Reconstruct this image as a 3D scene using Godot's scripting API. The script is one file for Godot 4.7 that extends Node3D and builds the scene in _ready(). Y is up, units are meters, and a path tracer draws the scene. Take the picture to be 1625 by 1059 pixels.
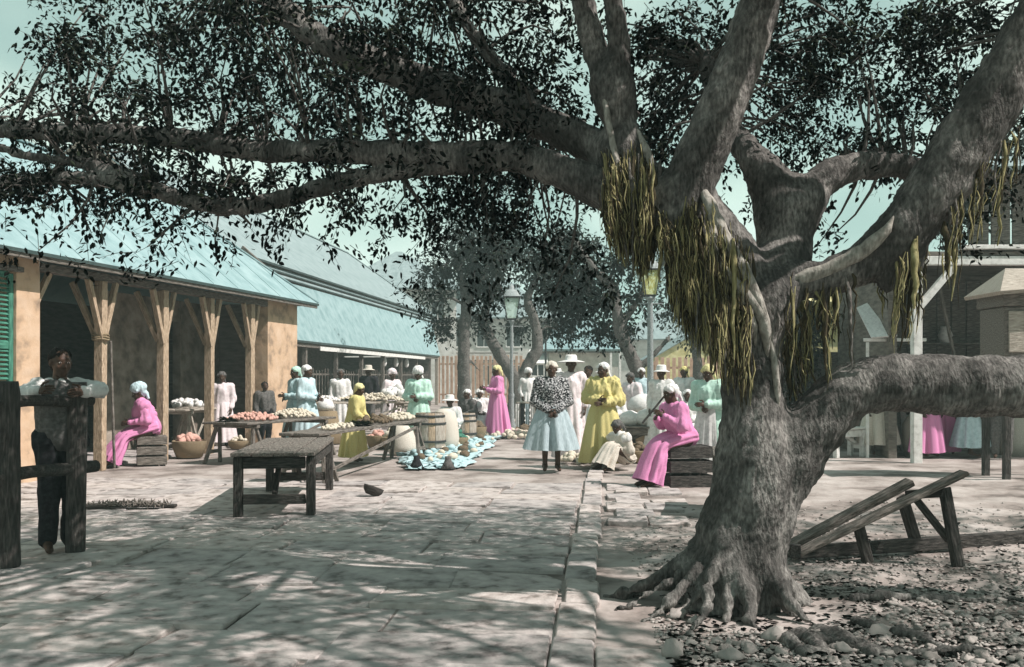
extends Node3D
# A shaded market street: a big fig tree, a colonnaded market house and long hall, trestle tables and market women.
# Camera at 1.45 m, looking along -z. spot() and ground_spot() turn a sighting (bearing, depth in metres) into a point of the place.

const EYE := 1.45
const FOCAL := 1500.0
var M := {}
var used := {}
var rng := RandomNumberGenerator.new()
var bark_noise := FastNoiseLite.new()
var box_cache := {}


class MB:
	var v := PackedVector3Array()
	var n := PackedVector3Array()
	var c := PackedColorArray()
	var ix := PackedInt32Array()
	var tint := Color.WHITE

	func put(p: Vector3, q: Vector3) -> int:
		v.append(p)
		n.append(q)
		c.append(tint)
		return v.size() - 1

	func tri(a: int, b: int, d: int, out: Vector3) -> void:
		var g := (v[b] - v[a]).cross(v[d] - v[a])
		if g.dot(out) > 0.0:
			ix.append_array([a, d, b])
		else:
			ix.append_array([a, b, d])

	func quad(a: Vector3, b: Vector3, d: Vector3, e: Vector3, out: Vector3) -> void:
		var q := out.normalized()
		var i := put(a, q)
		put(b, q)
		put(d, q)
		put(e, q)
		tri(i, i + 1, i + 2, q)
		tri(i, i + 2, i + 3, q)

	func poly(pts: Array, out: Vector3) -> void:
		var q := out.normalized()
		var i := v.size()
		for p in pts:
			put(p, q)
		for k in range(1, pts.size() - 1):
			tri(i, i + k, i + k + 1, q)

	# A slab between two equal outlines.
	func slab(pts: Array, shift: Vector3) -> void:
		var mid := Vector3.ZERO
		for p in pts:
			mid += p
		mid /= pts.size()
		var up: Vector3 = (pts[1] - pts[0]).cross(pts[2] - pts[0]).normalized()
		if up.dot(shift) > 0.0:
			up = -up
		poly(pts, up)
		var low := []
		for p in pts:
			low.append(p + shift)
		poly(low, -up)
		for k in pts.size():
			var a: Vector3 = pts[k]
			var b: Vector3 = pts[(k + 1) % pts.size()]
			quad(a, b, b + shift, a + shift, ((a + b) * 0.5 - mid).slide(up))

	func box(t: Transform3D, s: Vector3, bev: float, jit := 0.0, r: RandomNumberGenerator = null) -> void:
		var h := s * 0.5
		bev = minf(bev, minf(h.x, minf(h.y, h.z)) * 0.8)
		var at := {}
		for sx in [-1, 1]:
			for sy in [-1, 1]:
				for sz in [-1, 1]:
					var j := Vector3.ZERO
					if jit > 0.0:
						j = Vector3(r.randf_range(-jit, jit), r.randf_range(-jit, jit), r.randf_range(-jit, jit))
					for k in 3:
						var p := Vector3(sx * h.x, sy * h.y, sz * h.z)
						var q := Vector3.ZERO
						q[k] = [sx, sy, sz][k]
						for l in 3:
							if l != k:
								p[l] -= signf(p[l]) * bev
						at[[sx, sy, sz, k]] = put(t * (p + j), (t.basis * q).normalized())
		for k in 3:
			var l := (k + 1) % 3
			var m := (k + 2) % 3
			for s1 in [-1, 1]:
				var q := Vector3.ZERO
				q[k] = s1
				q = t.basis * q
				var id := []
				for pair in [[-1, -1], [1, -1], [1, 1], [-1, 1]]:
					var key := [0, 0, 0, k]
					key[k] = s1
					key[l] = pair[0]
					key[m] = pair[1]
					id.append(at[key])
				tri(id[0], id[1], id[2], q)
				tri(id[0], id[2], id[3], q)
				for s2 in [-1, 1]:
					var e := Vector3.ZERO
					e[k] = s1
					e[l] = s2
					e = t.basis * e
					var ids := []
					for pair in [[k, -1], [k, 1], [l, 1], [l, -1]]:
						var key := [0, 0, 0, pair[0]]
						key[k] = s1
						key[l] = s2
						key[m] = pair[1]
						ids.append(at[key])
					tri(ids[0], ids[1], ids[2], e)
					tri(ids[0], ids[2], ids[3], e)
		for sx in [-1, 1]:
			for sy in [-1, 1]:
				for sz in [-1, 1]:
					tri(at[[sx, sy, sz, 0]], at[[sx, sy, sz, 1]], at[[sx, sy, sz, 2]], t.basis * Vector3(sx, sy, sz))

	func tube(pts: PackedVector3Array, rad: PackedFloat32Array, sides := 8, wob := 0.0, r: RandomNumberGenerator = null, cap := true) -> void:
		var start := v.size()
		var count := pts.size()
		var side := Vector3.UP
		var last := (pts[1] - pts[0]).normalized()
		if absf(last.dot(side)) > 0.9:
			side = Vector3.RIGHT
		side = side.slide(last).normalized()
		for i in count:
			var d: Vector3 = (pts[mini(i + 1, count - 1)] - pts[maxi(i - 1, 0)]).normalized()
			side = side.slide(d).normalized()
			var over := d.cross(side)
			for k in sides:
				var a := TAU * k / sides
				var q := side * cos(a) + over * sin(a)
				var rr := rad[i]
				if wob > 0.0:
					rr *= 1.0 + r.randf_range(-wob, wob)
				put(pts[i] + q * rr, q)
		for i in count - 1:
			for k in sides:
				var a := start + i * sides + k
				var b := start + i * sides + (k + 1) % sides
				ix.append_array([a, b + sides, b, a, a + sides, b + sides])
		if cap:
			for e in 2:
				var i := 0 if e == 0 else count - 1
				var d: Vector3 = (pts[0] - pts[1] if e == 0 else pts[count - 1] - pts[count - 2]).normalized()
				var m := put(pts[i] + d * rad[i] * 0.35, d)
				for k in sides:
					tri(m, start + i * sides + k, start + i * sides + (k + 1) % sides, d)

	# Rings of points joined to a skin; each ring has the same number of points.
	func skin(rings: Array, closed := true) -> void:
		var start := v.size()
		var sides: int = rings[0].size()
		for ring in rings:
			for p in ring:
				put(p, Vector3.UP)
		for i in rings.size() - 1:
			for k in (sides if closed else sides - 1):
				var a := start + i * sides + k
				var b := start + i * sides + (k + 1) % sides
				ix.append_array([a, b, b + sides, a, b + sides, a + sides])

	func lathe(prof: Array, sides := 16, at := Transform3D()) -> void:
		var rings := []
		for p in prof:
			var ring := PackedVector3Array()
			for k in sides:
				var a := TAU * k / sides
				ring.append(at * Vector3(cos(a) * p.x, p.y, sin(a) * p.x))
			rings.append(ring)
		skin(rings)

	func ball(m: Vector3, r: Vector3, sides := 10, rings := 7, b := Basis()) -> void:
		var prof := []
		var all := []
		for i in rings + 1:
			var t := PI * i / rings - PI / 2
			var ring := PackedVector3Array()
			for k in sides:
				var a := TAU * k / sides
				ring.append(m + b * (Vector3(cos(a) * cos(t), sin(t), sin(a) * cos(t)) * r))
			all.append(ring)
		skin(all)

	func smooth() -> void:
		n.fill(Vector3.ZERO)
		for i in range(0, ix.size(), 3):
			var a := ix[i]
			var b := ix[i + 1]
			var d := ix[i + 2]
			var g := (v[d] - v[a]).cross(v[b] - v[a])
			n[a] += g
			n[b] += g
			n[d] += g
		for i in n.size():
			n[i] = n[i].normalized() if n[i].length_squared() > 1e-18 else Vector3.UP

	func mesh(colors := false) -> ArrayMesh:
		var arr := []
		arr.resize(Mesh.ARRAY_MAX)
		arr[Mesh.ARRAY_VERTEX] = v
		arr[Mesh.ARRAY_NORMAL] = n
		arr[Mesh.ARRAY_INDEX] = ix
		if colors:
			arr[Mesh.ARRAY_COLOR] = c
		var m := ArrayMesh.new()
		m.add_surface_from_arrays(Mesh.PRIMITIVE_TRIANGLES, arr)
		return m


# A distance field on a grid, joined smoothly and meshed as surface nets.
class Field:
	var o: Vector3
	var c: float
	var nx: int
	var ny: int
	var nz: int
	var f := PackedFloat32Array()

	func _init(lo: Vector3, hi: Vector3, cell: float) -> void:
		o = lo
		c = cell
		nx = int(ceil((hi.x - lo.x) / c)) + 2
		ny = int(ceil((hi.y - lo.y) / c)) + 2
		nz = int(ceil((hi.z - lo.z) / c)) + 2
		f.resize(nx * ny * nz)
		f.fill(9.0)

	func cap(a: Vector3, b: Vector3, ra: float, rb: float, k := 0.03) -> void:
		var pad := maxf(ra, rb) + k + c * 2.0
		var lo := a.min(b) - Vector3(pad, pad, pad) - o
		var hi := a.max(b) + Vector3(pad, pad, pad) - o
		var x0 := clampi(int(lo.x / c), 0, nx - 1)
		var x1 := clampi(int(hi.x / c) + 1, 0, nx - 1)
		var y0 := clampi(int(lo.y / c), 0, ny - 1)
		var y1 := clampi(int(hi.y / c) + 1, 0, ny - 1)
		var z0 := clampi(int(lo.z / c), 0, nz - 1)
		var z1 := clampi(int(hi.z / c) + 1, 0, nz - 1)
		var ba := b - a
		var inv := 1.0 / maxf(ba.length_squared(), 1e-9)
		var rr := rb - ra
		var k4 := 0.25 / k
		for z in range(z0, z1 + 1):
			for y in range(y0, y1 + 1):
				var i := (z * ny + y) * nx + x0
				var p := o + Vector3(x0 * c, y * c, z * c) - a
				for x in range(x0, x1 + 1):
					var h := clampf(p.dot(ba) * inv, 0.0, 1.0)
					var d := (p - ba * h).length() - ra - rr * h
					var e := f[i]
					var q := k - absf(d - e)
					if q > 0.0:
						f[i] = minf(d, e) - q * q * k4
					elif d < e:
						f[i] = d
					i += 1
					p.x += c

	func ell(m: Vector3, r: Vector3, k := 0.02, b := Basis()) -> void:
		var pad := maxf(r.x, maxf(r.y, r.z)) + k + c * 2.0
		var least := minf(r.x, minf(r.y, r.z))
		var back := b.inverse()
		var lo := m - Vector3(pad, pad, pad) - o
		var hi := m + Vector3(pad, pad, pad) - o
		for z in range(clampi(int(lo.z / c), 0, nz - 1), clampi(int(hi.z / c) + 1, 0, nz - 1) + 1):
			for y in range(clampi(int(lo.y / c), 0, ny - 1), clampi(int(hi.y / c) + 1, 0, ny - 1) + 1):
				for x in range(clampi(int(lo.x / c), 0, nx - 1), clampi(int(hi.x / c) + 1, 0, nx - 1) + 1):
					var p := back * (o + Vector3(x * c, y * c, z * c) - m)
					var d := ((p / r).length() - 1.0) * least
					var i := (z * ny + y) * nx + x
					var e := f[i]
					var q := k - absf(d - e)
					if q > 0.0:
						f[i] = minf(d, e) - q * q * 0.25 / k
					elif d < e:
						f[i] = d

	func chain(pts: Array, rad: Array, k := 0.03) -> void:
		for i in pts.size() - 1:
			cap(pts[i], pts[i + 1], rad[i], rad[i + 1], k)

	func net(into: MB) -> void:
		var lim := c * 1.9
		var map := PackedInt32Array()
		map.resize(f.size())
		map.fill(-1)
		var cells := PackedInt32Array()
		var sy := nx
		var sz := nx * ny
		var off := [0, 1, sy, sy + 1, sz, sz + 1, sz + sy, sz + sy + 1]
		var pairs := [[0, 1], [2, 3], [4, 5], [6, 7], [0, 2], [1, 3], [4, 6], [5, 7], [0, 4], [1, 5], [2, 6], [3, 7]]
		var g := PackedFloat32Array()
		g.resize(8)
		for z in nz - 1:
			for y in ny - 1:
				var row := (z * ny + y) * nx
				for x in nx - 1:
					var w := f[row + x]
					if w > lim or w < -lim:
						continue
					var i := row + x
					var inside := 0
					for k in 8:
						g[k] = f[i + off[k]]
						if g[k] < 0.0:
							inside += 1
					if inside == 0 or inside == 8:
						continue
					var s := Vector3.ZERO
					var hits := 0
					for pr in pairs:
						var a: float = g[pr[0]]
						var b: float = g[pr[1]]
						if (a < 0.0) != (b < 0.0):
							var t := a / (a - b)
							var p0: int = pr[0]
							var p1: int = pr[1]
							s += Vector3((p0 & 1) + ((p1 & 1) - (p0 & 1)) * t, ((p0 >> 1) & 1) + (((p1 >> 1) & 1) - ((p0 >> 1) & 1)) * t, (p0 >> 2) + ((p1 >> 2) - (p0 >> 2)) * t)
							hits += 1
					map[i] = into.put(o + (Vector3(x, y, z) + s / hits) * c, Vector3.UP)
					cells.append(i)
		for i in cells:
			var a := f[i] < 0.0
			for axis in 3:
				var step: int = [1, sy, sz][axis]
				if a == (f[i + step] < 0.0):
					continue
				var u: int = [sy, sz, 1][axis]
				var w: int = [sz, 1, sy][axis]
				if i - u - w < 0:
					continue
				var q0 := map[i]
				var q1 := map[i - u]
				var q2 := map[i - u - w]
				var q3 := map[i - w]
				if q1 < 0 or q2 < 0 or q3 < 0:
					continue
				if a:
					into.ix.append_array([q0, q2, q1, q0, q3, q2])
				else:
					into.ix.append_array([q0, q1, q2, q0, q2, q3])


func spot(px: float, py: float, d: float) -> Vector3:
	return Vector3((px - 812.5) / FOCAL * d, EYE - (py - 597.0) / FOCAL * d, -d)


func ground_spot(px: float, py: float) -> Vector3:
	var d := EYE * FOCAL / (py - 597.0)
	return Vector3((px - 812.5) / FOCAL * d, 0.0, -d)


func on_ground(px: float, d: float) -> Vector3:
	return Vector3((px - 812.5) / FOCAL * d, 0.0, -d)


func numbered(called: String) -> String:
	used[called] = used.get(called, -1) + 1
	return called if used[called] == 0 else "%s_%03d" % [called, used[called]]


func tag(o: Node3D, label: String, category := "", group := "", kind := "") -> Node3D:
	if label:
		o.set_meta("label", label)
	if category:
		o.set_meta("category", category)
	if group:
		o.set_meta("group", group)
	if kind:
		o.set_meta("kind", kind)
	return o


func thing(called: String, label: String, category: String, where := Vector3.ZERO, turn := 0.0, group := "") -> Node3D:
	var o := Node3D.new()
	o.name = numbered(called)
	add_child(o)
	o.position = where
	o.rotation.y = turn
	return tag(o, label, category, group)


func part(called: String, mesh: Mesh, m: Material, parent: Node3D, where := Transform3D()) -> MeshInstance3D:
	var o := MeshInstance3D.new()
	o.name = called if parent != self else numbered(called)
	o.mesh = mesh
	o.material_override = m
	o.transform = where
	parent.add_child(o, true)
	return o


func bevelled(s: Vector3, bev: float, worn := 0.0, variant := 0) -> ArrayMesh:
	var key := [s.snapped(Vector3.ONE * 0.001), bev, worn, variant]
	if not box_cache.has(key):
		var b := MB.new()
		var r := RandomNumberGenerator.new()
		r.seed = variant * 77 + 5
		b.box(Transform3D(), s, bev, worn, r)
		box_cache[key] = b.mesh()
	return box_cache[key]


# A timber from a to b (in the parent's axes): own x axis along its length, t thick (towards up), w wide.
func beam(called: String, a: Vector3, b: Vector3, w: float, t: float, m: Material, parent: Node3D, up := Vector3.UP, worn := 0.004) -> MeshInstance3D:
	var x := (b - a).normalized()
	if absf(x.dot(up)) > 0.98:
		up = Vector3.BACK if absf(x.z) < 0.9 else Vector3.RIGHT
	var y := up.slide(x).normalized()
	var z := x.cross(y)
	return part(called, bevelled(Vector3(a.distance_to(b), t, w), minf(0.008, minf(t, w) * 0.2), worn, rng.randi() % 4), m, parent, Transform3D(Basis(x, y, z), (a + b) * 0.5))


func smooth_line(pts: Array, rad: Array, per := 5) -> Array:
	var p := []
	var r := []
	for i in pts.size() - 1:
		var p0: Vector3 = pts[maxi(i - 1, 0)]
		var p1: Vector3 = pts[i]
		var p2: Vector3 = pts[i + 1]
		var p3: Vector3 = pts[mini(i + 2, pts.size() - 1)]
		for k in per:
			var t := float(k) / per
			p.append(p1.cubic_interpolate(p2, p0, p3, t))
			r.append(lerpf(rad[i], rad[i + 1], t))
	p.append(pts[-1])
	r.append(rad[-1])
	return [p, r]


func srgb(r: float, g: float, b: float) -> Color:
	return Color(r, g, b).linear_to_srgb()


# Mottled procedural material; the stops are linear base colours spread over the noise.
func mottled(called: String, stops: Array, scale: Vector3, freq := 0.012, rough := 0.9, relief := 0.0, world := false, octaves := 5, pos: Array = []) -> StandardMaterial3D:
	var noise := FastNoiseLite.new()
	noise.seed = hash(called) % 10000
	noise.noise_type = FastNoiseLite.TYPE_SIMPLEX_SMOOTH
	noise.frequency = freq
	noise.fractal_octaves = octaves
	noise.fractal_gain = 0.58
	var ramp := Gradient.new()
	var cols := PackedColorArray()
	var offs := PackedFloat32Array()
	for i in stops.size():
		cols.append(srgb(stops[i][0], stops[i][1], stops[i][2]))
		offs.append(pos[i] if pos else 0.12 + 0.76 * float(i) / maxf(1, stops.size() - 1))
	ramp.offsets = offs
	ramp.colors = cols
	var tex := NoiseTexture2D.new()
	tex.width = 512
	tex.height = 512
	tex.seamless = true
	tex.noise = noise
	tex.color_ramp = ramp
	var m := StandardMaterial3D.new()
	m.resource_name = called
	m.albedo_texture = tex
	m.uv1_triplanar = true
	m.uv1_world_triplanar = world
	m.uv1_scale = scale
	m.roughness = rough
	m.metallic_specular = 0.3
	if relief > 0.0:
		var nm := NoiseTexture2D.new()
		nm.width = 512
		nm.height = 512
		nm.seamless = true
		nm.noise = noise
		nm.as_normal_map = true
		nm.bump_strength = relief
		m.normal_enabled = true
		m.normal_texture = nm
	M[called] = m
	return m


func plain(called: String, c: Array, rough := 0.85) -> StandardMaterial3D:
	var m := StandardMaterial3D.new()
	m.resource_name = called
	m.albedo_color = srgb(c[0], c[1], c[2])
	m.roughness = rough
	m.metallic_specular = 0.3
	M[called] = m
	return m


func make_materials() -> void:
	var W := Vector3(0.35, 3.0, 3.0)
	mottled("earth", [[0.12, 0.10, 0.09], [0.27, 0.23, 0.21], [0.38, 0.335, 0.31], [0.47, 0.425, 0.40]], Vector3.ONE * 0.22, 0.008, 0.95, 6.0, true, 7)
	mottled("flag_a", [[0.15, 0.13, 0.12], [0.36, 0.32, 0.305], [0.45, 0.405, 0.385], [0.52, 0.475, 0.45]], Vector3.ONE * 0.6, 0.012, 0.85, 5.0, true, 7)
	mottled("flag_b", [[0.13, 0.115, 0.11], [0.31, 0.28, 0.27], [0.40, 0.365, 0.35], [0.47, 0.43, 0.41]], Vector3.ONE * 0.55, 0.012, 0.85, 5.0, true, 7)
	mottled("flag_c", [[0.18, 0.155, 0.14], [0.40, 0.35, 0.325], [0.48, 0.43, 0.405], [0.55, 0.50, 0.47]], Vector3.ONE * 0.65, 0.012, 0.85, 5.0, true, 7)
	mottled("bark", [[0.056, 0.053, 0.051], [0.162, 0.154, 0.147], [0.28, 0.27, 0.258], [0.35, 0.337, 0.32], [0.47, 0.455, 0.435]], Vector3(3.2, 1.1, 3.2), 0.022, 0.92, 12.0, true, 7, [0.1, 0.38, 0.6, 0.74, 0.88]).vertex_color_use_as_albedo = true
	mottled("pale_bark", [[0.12, 0.11, 0.095], [0.32, 0.30, 0.265], [0.52, 0.50, 0.45]], Vector3(2.6, 1.0, 2.6), 0.02, 0.92, 8.0, true, 6)
	mottled("root_ochre", [[0.12, 0.105, 0.05], [0.29, 0.26, 0.125], [0.46, 0.425, 0.235]], Vector3(3.0, 0.8, 3.0), 0.02, 0.9, 5.0, true)
	mottled("root_dark", [[0.02, 0.016, 0.010], [0.055, 0.045, 0.026], [0.12, 0.10, 0.055]], Vector3(3.0, 0.8, 3.0), 0.02, 0.9, 5.0, true)
	mottled("wood_grey", [[0.055, 0.048, 0.042], [0.15, 0.132, 0.115], [0.27, 0.24, 0.215]], W, 0.03, 0.88, 5.0)
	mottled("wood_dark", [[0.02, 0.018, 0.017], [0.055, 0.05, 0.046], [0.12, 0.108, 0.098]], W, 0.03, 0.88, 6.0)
	mottled("wood_pale", [[0.20, 0.17, 0.14], [0.38, 0.335, 0.285], [0.52, 0.47, 0.41]], W, 0.03, 0.88, 4.0)
	mottled("wood_tan", [[0.22, 0.16, 0.11], [0.42, 0.315, 0.22], [0.56, 0.44, 0.33]], W, 0.03, 0.85, 4.0)
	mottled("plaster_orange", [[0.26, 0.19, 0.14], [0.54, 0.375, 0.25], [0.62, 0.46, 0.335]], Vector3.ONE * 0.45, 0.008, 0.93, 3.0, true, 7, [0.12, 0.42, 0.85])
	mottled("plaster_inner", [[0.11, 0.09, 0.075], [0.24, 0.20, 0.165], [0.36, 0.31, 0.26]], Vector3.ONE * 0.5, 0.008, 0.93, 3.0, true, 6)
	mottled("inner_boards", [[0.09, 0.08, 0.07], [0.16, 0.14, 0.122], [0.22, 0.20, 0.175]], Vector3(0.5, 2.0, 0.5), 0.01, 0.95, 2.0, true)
	plain("pane", [0.05, 0.055, 0.055], 0.1)
	mottled("roof_teal", [[0.16, 0.255, 0.265], [0.235, 0.345, 0.355], [0.30, 0.41, 0.42]], Vector3(0.5, 0.5, 0.5), 0.008, 0.75, 2.0, true, 6, [0.15, 0.45, 0.8])
	mottled("roof_grey", [[0.16, 0.215, 0.22], [0.225, 0.285, 0.29], [0.28, 0.345, 0.35]], Vector3(0.5, 0.5, 0.5), 0.008, 0.75, 2.0, true, 6, [0.15, 0.45, 0.8])
	mottled("wall_far", [[0.38, 0.37, 0.34], [0.52, 0.51, 0.48], [0.60, 0.59, 0.56]], Vector3.ONE * 0.3, 0.01, 0.9, 0.0, true)
	mottled("wall_cream", [[0.48, 0.45, 0.39], [0.63, 0.60, 0.53], [0.72, 0.69, 0.62]], Vector3.ONE * 0.4, 0.01, 0.9, 2.0, true)
	mottled("wall_yellow", [[0.48, 0.43, 0.19], [0.62, 0.57, 0.30], [0.70, 0.65, 0.40]], Vector3.ONE * 0.4, 0.01, 0.9, 2.0, true)
	mottled("peach", [[0.50, 0.30, 0.21], [0.66, 0.42, 0.31], [0.74, 0.52, 0.40]], Vector3.ONE * 0.5, 0.01, 0.9, 1.0, true)
	mottled("white_paint", [[0.48, 0.47, 0.44], [0.68, 0.67, 0.64], [0.78, 0.77, 0.74]], Vector3.ONE * 0.9, 0.012, 0.7, 2.0)
	mottled("green_paint", [[0.03, 0.10, 0.075], [0.055, 0.19, 0.135], [0.09, 0.26, 0.19]], W, 0.02, 0.7, 3.0)
	mottled("iron_grey", [[0.17, 0.19, 0.19], [0.28, 0.31, 0.31], [0.38, 0.41, 0.41]], Vector3.ONE * 2.0, 0.02, 0.6, 2.0)
	mottled("iron_dark", [[0.02, 0.022, 0.022], [0.045, 0.048, 0.048], [0.08, 0.08, 0.08]], Vector3.ONE * 2.0, 0.02, 0.6, 2.0)
	mottled("stone_pale", [[0.20, 0.175, 0.16], [0.38, 0.345, 0.32], [0.54, 0.50, 0.47]], Vector3.ONE * 2.2, 0.02, 0.9, 5.0)
	mottled("stone_mid", [[0.14, 0.125, 0.115], [0.27, 0.245, 0.225], [0.39, 0.36, 0.335]], Vector3.ONE * 2.2, 0.02, 0.9, 5.0)
	mottled("sack", [[0.42, 0.37, 0.31], [0.58, 0.53, 0.46], [0.70, 0.66, 0.60]], Vector3.ONE * 3.0, 0.03, 0.95, 4.0)
	mottled("wicker", [[0.10, 0.07, 0.04], [0.25, 0.19, 0.12], [0.40, 0.32, 0.22]], Vector3(5, 9, 5), 0.04, 0.9, 8.0)
	# cloths
	mottled("pink_cloth", [[0.56, 0.20, 0.38], [0.64, 0.25, 0.45], [0.71, 0.31, 0.52]], Vector3.ONE * 3.0, 0.03, 0.95, 3.0)
	mottled("blue_cloth", [[0.33, 0.45, 0.48], [0.46, 0.59, 0.62], [0.56, 0.69, 0.72]], Vector3.ONE * 2.0, 0.012, 0.95, 2.0)
	mottled("aqua_cloth", [[0.26, 0.41, 0.43], [0.41, 0.56, 0.58], [0.54, 0.68, 0.70]], Vector3.ONE * 1.6, 0.012, 0.95, 3.0)
	mottled("mint_cloth", [[0.32, 0.52, 0.43], [0.46, 0.67, 0.57], [0.58, 0.77, 0.68]], Vector3.ONE * 2.0, 0.012, 0.95, 2.0)
	mottled("yellow_cloth", [[0.50, 0.43, 0.17], [0.58, 0.51, 0.22], [0.65, 0.58, 0.29]], Vector3.ONE * 3.0, 0.03, 0.95, 3.0)
	mottled("white_cloth", [[0.52, 0.51, 0.50], [0.70, 0.69, 0.67], [0.80, 0.79, 0.77]], Vector3.ONE * 2.0, 0.012, 0.95, 2.0)
	mottled("rose_white_cloth", [[0.56, 0.48, 0.50], [0.72, 0.64, 0.65], [0.80, 0.73, 0.74]], Vector3.ONE * 2.0, 0.012, 0.95, 2.0)
	mottled("grey_blue_cloth", [[0.25, 0.32, 0.345], [0.37, 0.45, 0.475], [0.48, 0.56, 0.585]], Vector3(4, 0.8, 4), 0.02, 0.95, 2.0)
	mottled("speckled_cloth", [[0.010, 0.010, 0.013], [0.016, 0.016, 0.02], [0.60, 0.60, 0.60], [0.66, 0.66, 0.66]], Vector3.ONE * 1.1, 0.05, 0.95, 0.0, false, 1, [0.0, 0.60, 0.63, 1.0])
	mottled("dark_cloth", [[0.010, 0.010, 0.012], [0.020, 0.020, 0.023], [0.036, 0.036, 0.04]], Vector3.ONE * 2.0, 0.02, 0.95, 2.0)
	mottled("grey_cloth", [[0.06, 0.058, 0.056], [0.11, 0.105, 0.10], [0.17, 0.165, 0.16]], Vector3.ONE * 2.0, 0.02, 0.95, 2.0)
	mottled("skin", [[0.048, 0.027, 0.018], [0.068, 0.039, 0.027], [0.09, 0.053, 0.037]], Vector3.ONE * 4.0, 0.012, 0.5, 1.0)
	plain("eye_white", [0.55, 0.52, 0.48], 0.4)
	plain("pupil", [0.008, 0.006, 0.005], 0.3)
	plain("black_hair", [0.012, 0.010, 0.009], 0.9)
	mottled("produce_pale", [[0.42, 0.36, 0.26], [0.60, 0.54, 0.44], [0.68, 0.62, 0.54]], Vector3.ONE * 3.0, 0.03, 0.8, 2.0)
	mottled("produce_brown", [[0.06, 0.045, 0.03], [0.14, 0.105, 0.07], [0.22, 0.17, 0.12]], Vector3.ONE * 3.0, 0.03, 0.85, 3.0)
	mottled("produce_rose", [[0.42, 0.20, 0.16], [0.58, 0.34, 0.28], [0.68, 0.46, 0.40]], Vector3.ONE * 3.0, 0.03, 0.7, 2.0)
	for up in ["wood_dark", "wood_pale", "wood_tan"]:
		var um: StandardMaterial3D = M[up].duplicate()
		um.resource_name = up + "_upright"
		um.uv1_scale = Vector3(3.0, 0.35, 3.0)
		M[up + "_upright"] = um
	var lf := StandardMaterial3D.new()
	lf.resource_name = "leaf"
	lf.vertex_color_use_as_albedo = true
	lf.roughness = 0.55
	lf.metallic_specular = 0.35
	lf.backlight_enabled = true
	lf.backlight = Color(0.26, 0.32, 0.18)
	lf.cull_mode = BaseMaterial3D.CULL_DISABLED
	M["leaf"] = lf
	var gl := StandardMaterial3D.new()
	gl.resource_name = "lamp_glass"
	gl.transparency = BaseMaterial3D.TRANSPARENCY_ALPHA
	gl.albedo_color = Color(0.86, 0.95, 0.88, 0.35)
	gl.roughness = 0.15
	M["lamp_glass"] = gl
	var gy := StandardMaterial3D.new()
	gy.resource_name = "lamp_glass_yellow"
	gy.transparency = BaseMaterial3D.TRANSPARENCY_ALPHA
	gy.albedo_color = Color(0.93, 0.91, 0.55, 0.4)
	gy.roughness = 0.2
	M["lamp_glass_yellow"] = gy


func _ready() -> void:
	# ---- camera, sky, sun, exposure
	rng.seed = 20240611
	var cam := Camera3D.new()
	cam.name = "camera"
	cam.projection = Camera3D.PROJECTION_FRUSTUM
	cam.near = 0.1
	cam.far = 600.0
	cam.size = 1059.0 / FOCAL * cam.near
	cam.frustum_offset = Vector2(0.0, (597.0 - 529.5) / FOCAL * cam.near)
	cam.position = Vector3(0, EYE, 0)
	add_child(cam)
	cam.current = true
	var env := Environment.new()
	env.background_mode = Environment.BG_SKY
	var sm := ProceduralSkyMaterial.new()
	sm.sky_top_color = Color(0.60, 0.71, 0.71)
	sm.sky_horizon_color = Color(0.82, 0.97, 0.93)
	sm.sky_curve = 0.4
	sm.ground_bottom_color = Color(0.45, 0.42, 0.40)
	sm.ground_horizon_color = Color(0.70, 0.78, 0.74)
	sm.sun_angle_max = 8.0
	sm.sky_cover = cloud_cover()
	sm.sky_cover_modulate = Color(1, 1, 1, 0.75)
	var sky := Sky.new()
	sky.sky_material = sm
	env.sky = sky
	env.background_energy_multiplier = 0.66
	env.tonemap_mode = Environment.TONE_MAPPER_LINEAR
	env.tonemap_exposure = 1.28
	env.sdfgi_enabled = true
	env.ssao_enabled = true
	env.ssil_enabled = true
	env.fog_enabled = true
	env.fog_density = 0.0032
	env.fog_light_color = Color(0.84, 0.94, 0.92)
	var we := WorldEnvironment.new()
	we.name = "world"
	we.environment = env
	add_child(we)
	var sun := DirectionalLight3D.new()
	sun.name = "sun"
	sun.light_energy = 1.6
	sun.light_angular_distance = 0.5
	sun.light_color = Color(1.0, 0.965, 0.945)
	sun.shadow_enabled = true
	add_child(sun)
	sun.look_at_from_position(Vector3(0.62, 0.80, 0.24) * 10.0, Vector3.ZERO, Vector3.UP)
	make_materials()
	bark_noise.seed = 4
	bark_noise.frequency = 1.0
	bark_noise.fractal_octaves = 3
	# ---- the setting and the buildings
	lay_ground()
	market_house()
	market_hall()
	back_buildings()
	right_side()
	# ---- trees, lamps, fence
	fig_tree()
	back_trees()
	lamps()
	post_barriers()
	# ---- tables, goods, people
	tables()
	goods()
	people()
	litter()


func cloud_cover() -> ImageTexture:
	var nz := FastNoiseLite.new()
	nz.seed = 11
	nz.frequency = 1.3
	nz.fractal_octaves = 5
	var im := Image.create(512, 256, false, Image.FORMAT_RGBA8)
	for y in 256:
		var t := PI * (y + 0.5) / 256.0
		for x in 512:
			var p := TAU * x / 512.0
			var q := Vector3(cos(p) * sin(t), cos(t) * 1.8, sin(p) * sin(t))
			var a := smoothstep(-0.12, 0.42, nz.get_noise_3dv(q * 1.9))
			im.set_pixel(x, y, Color(0.80, 0.80, 0.74, a))
	return ImageTexture.create_from_image(im)


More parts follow.
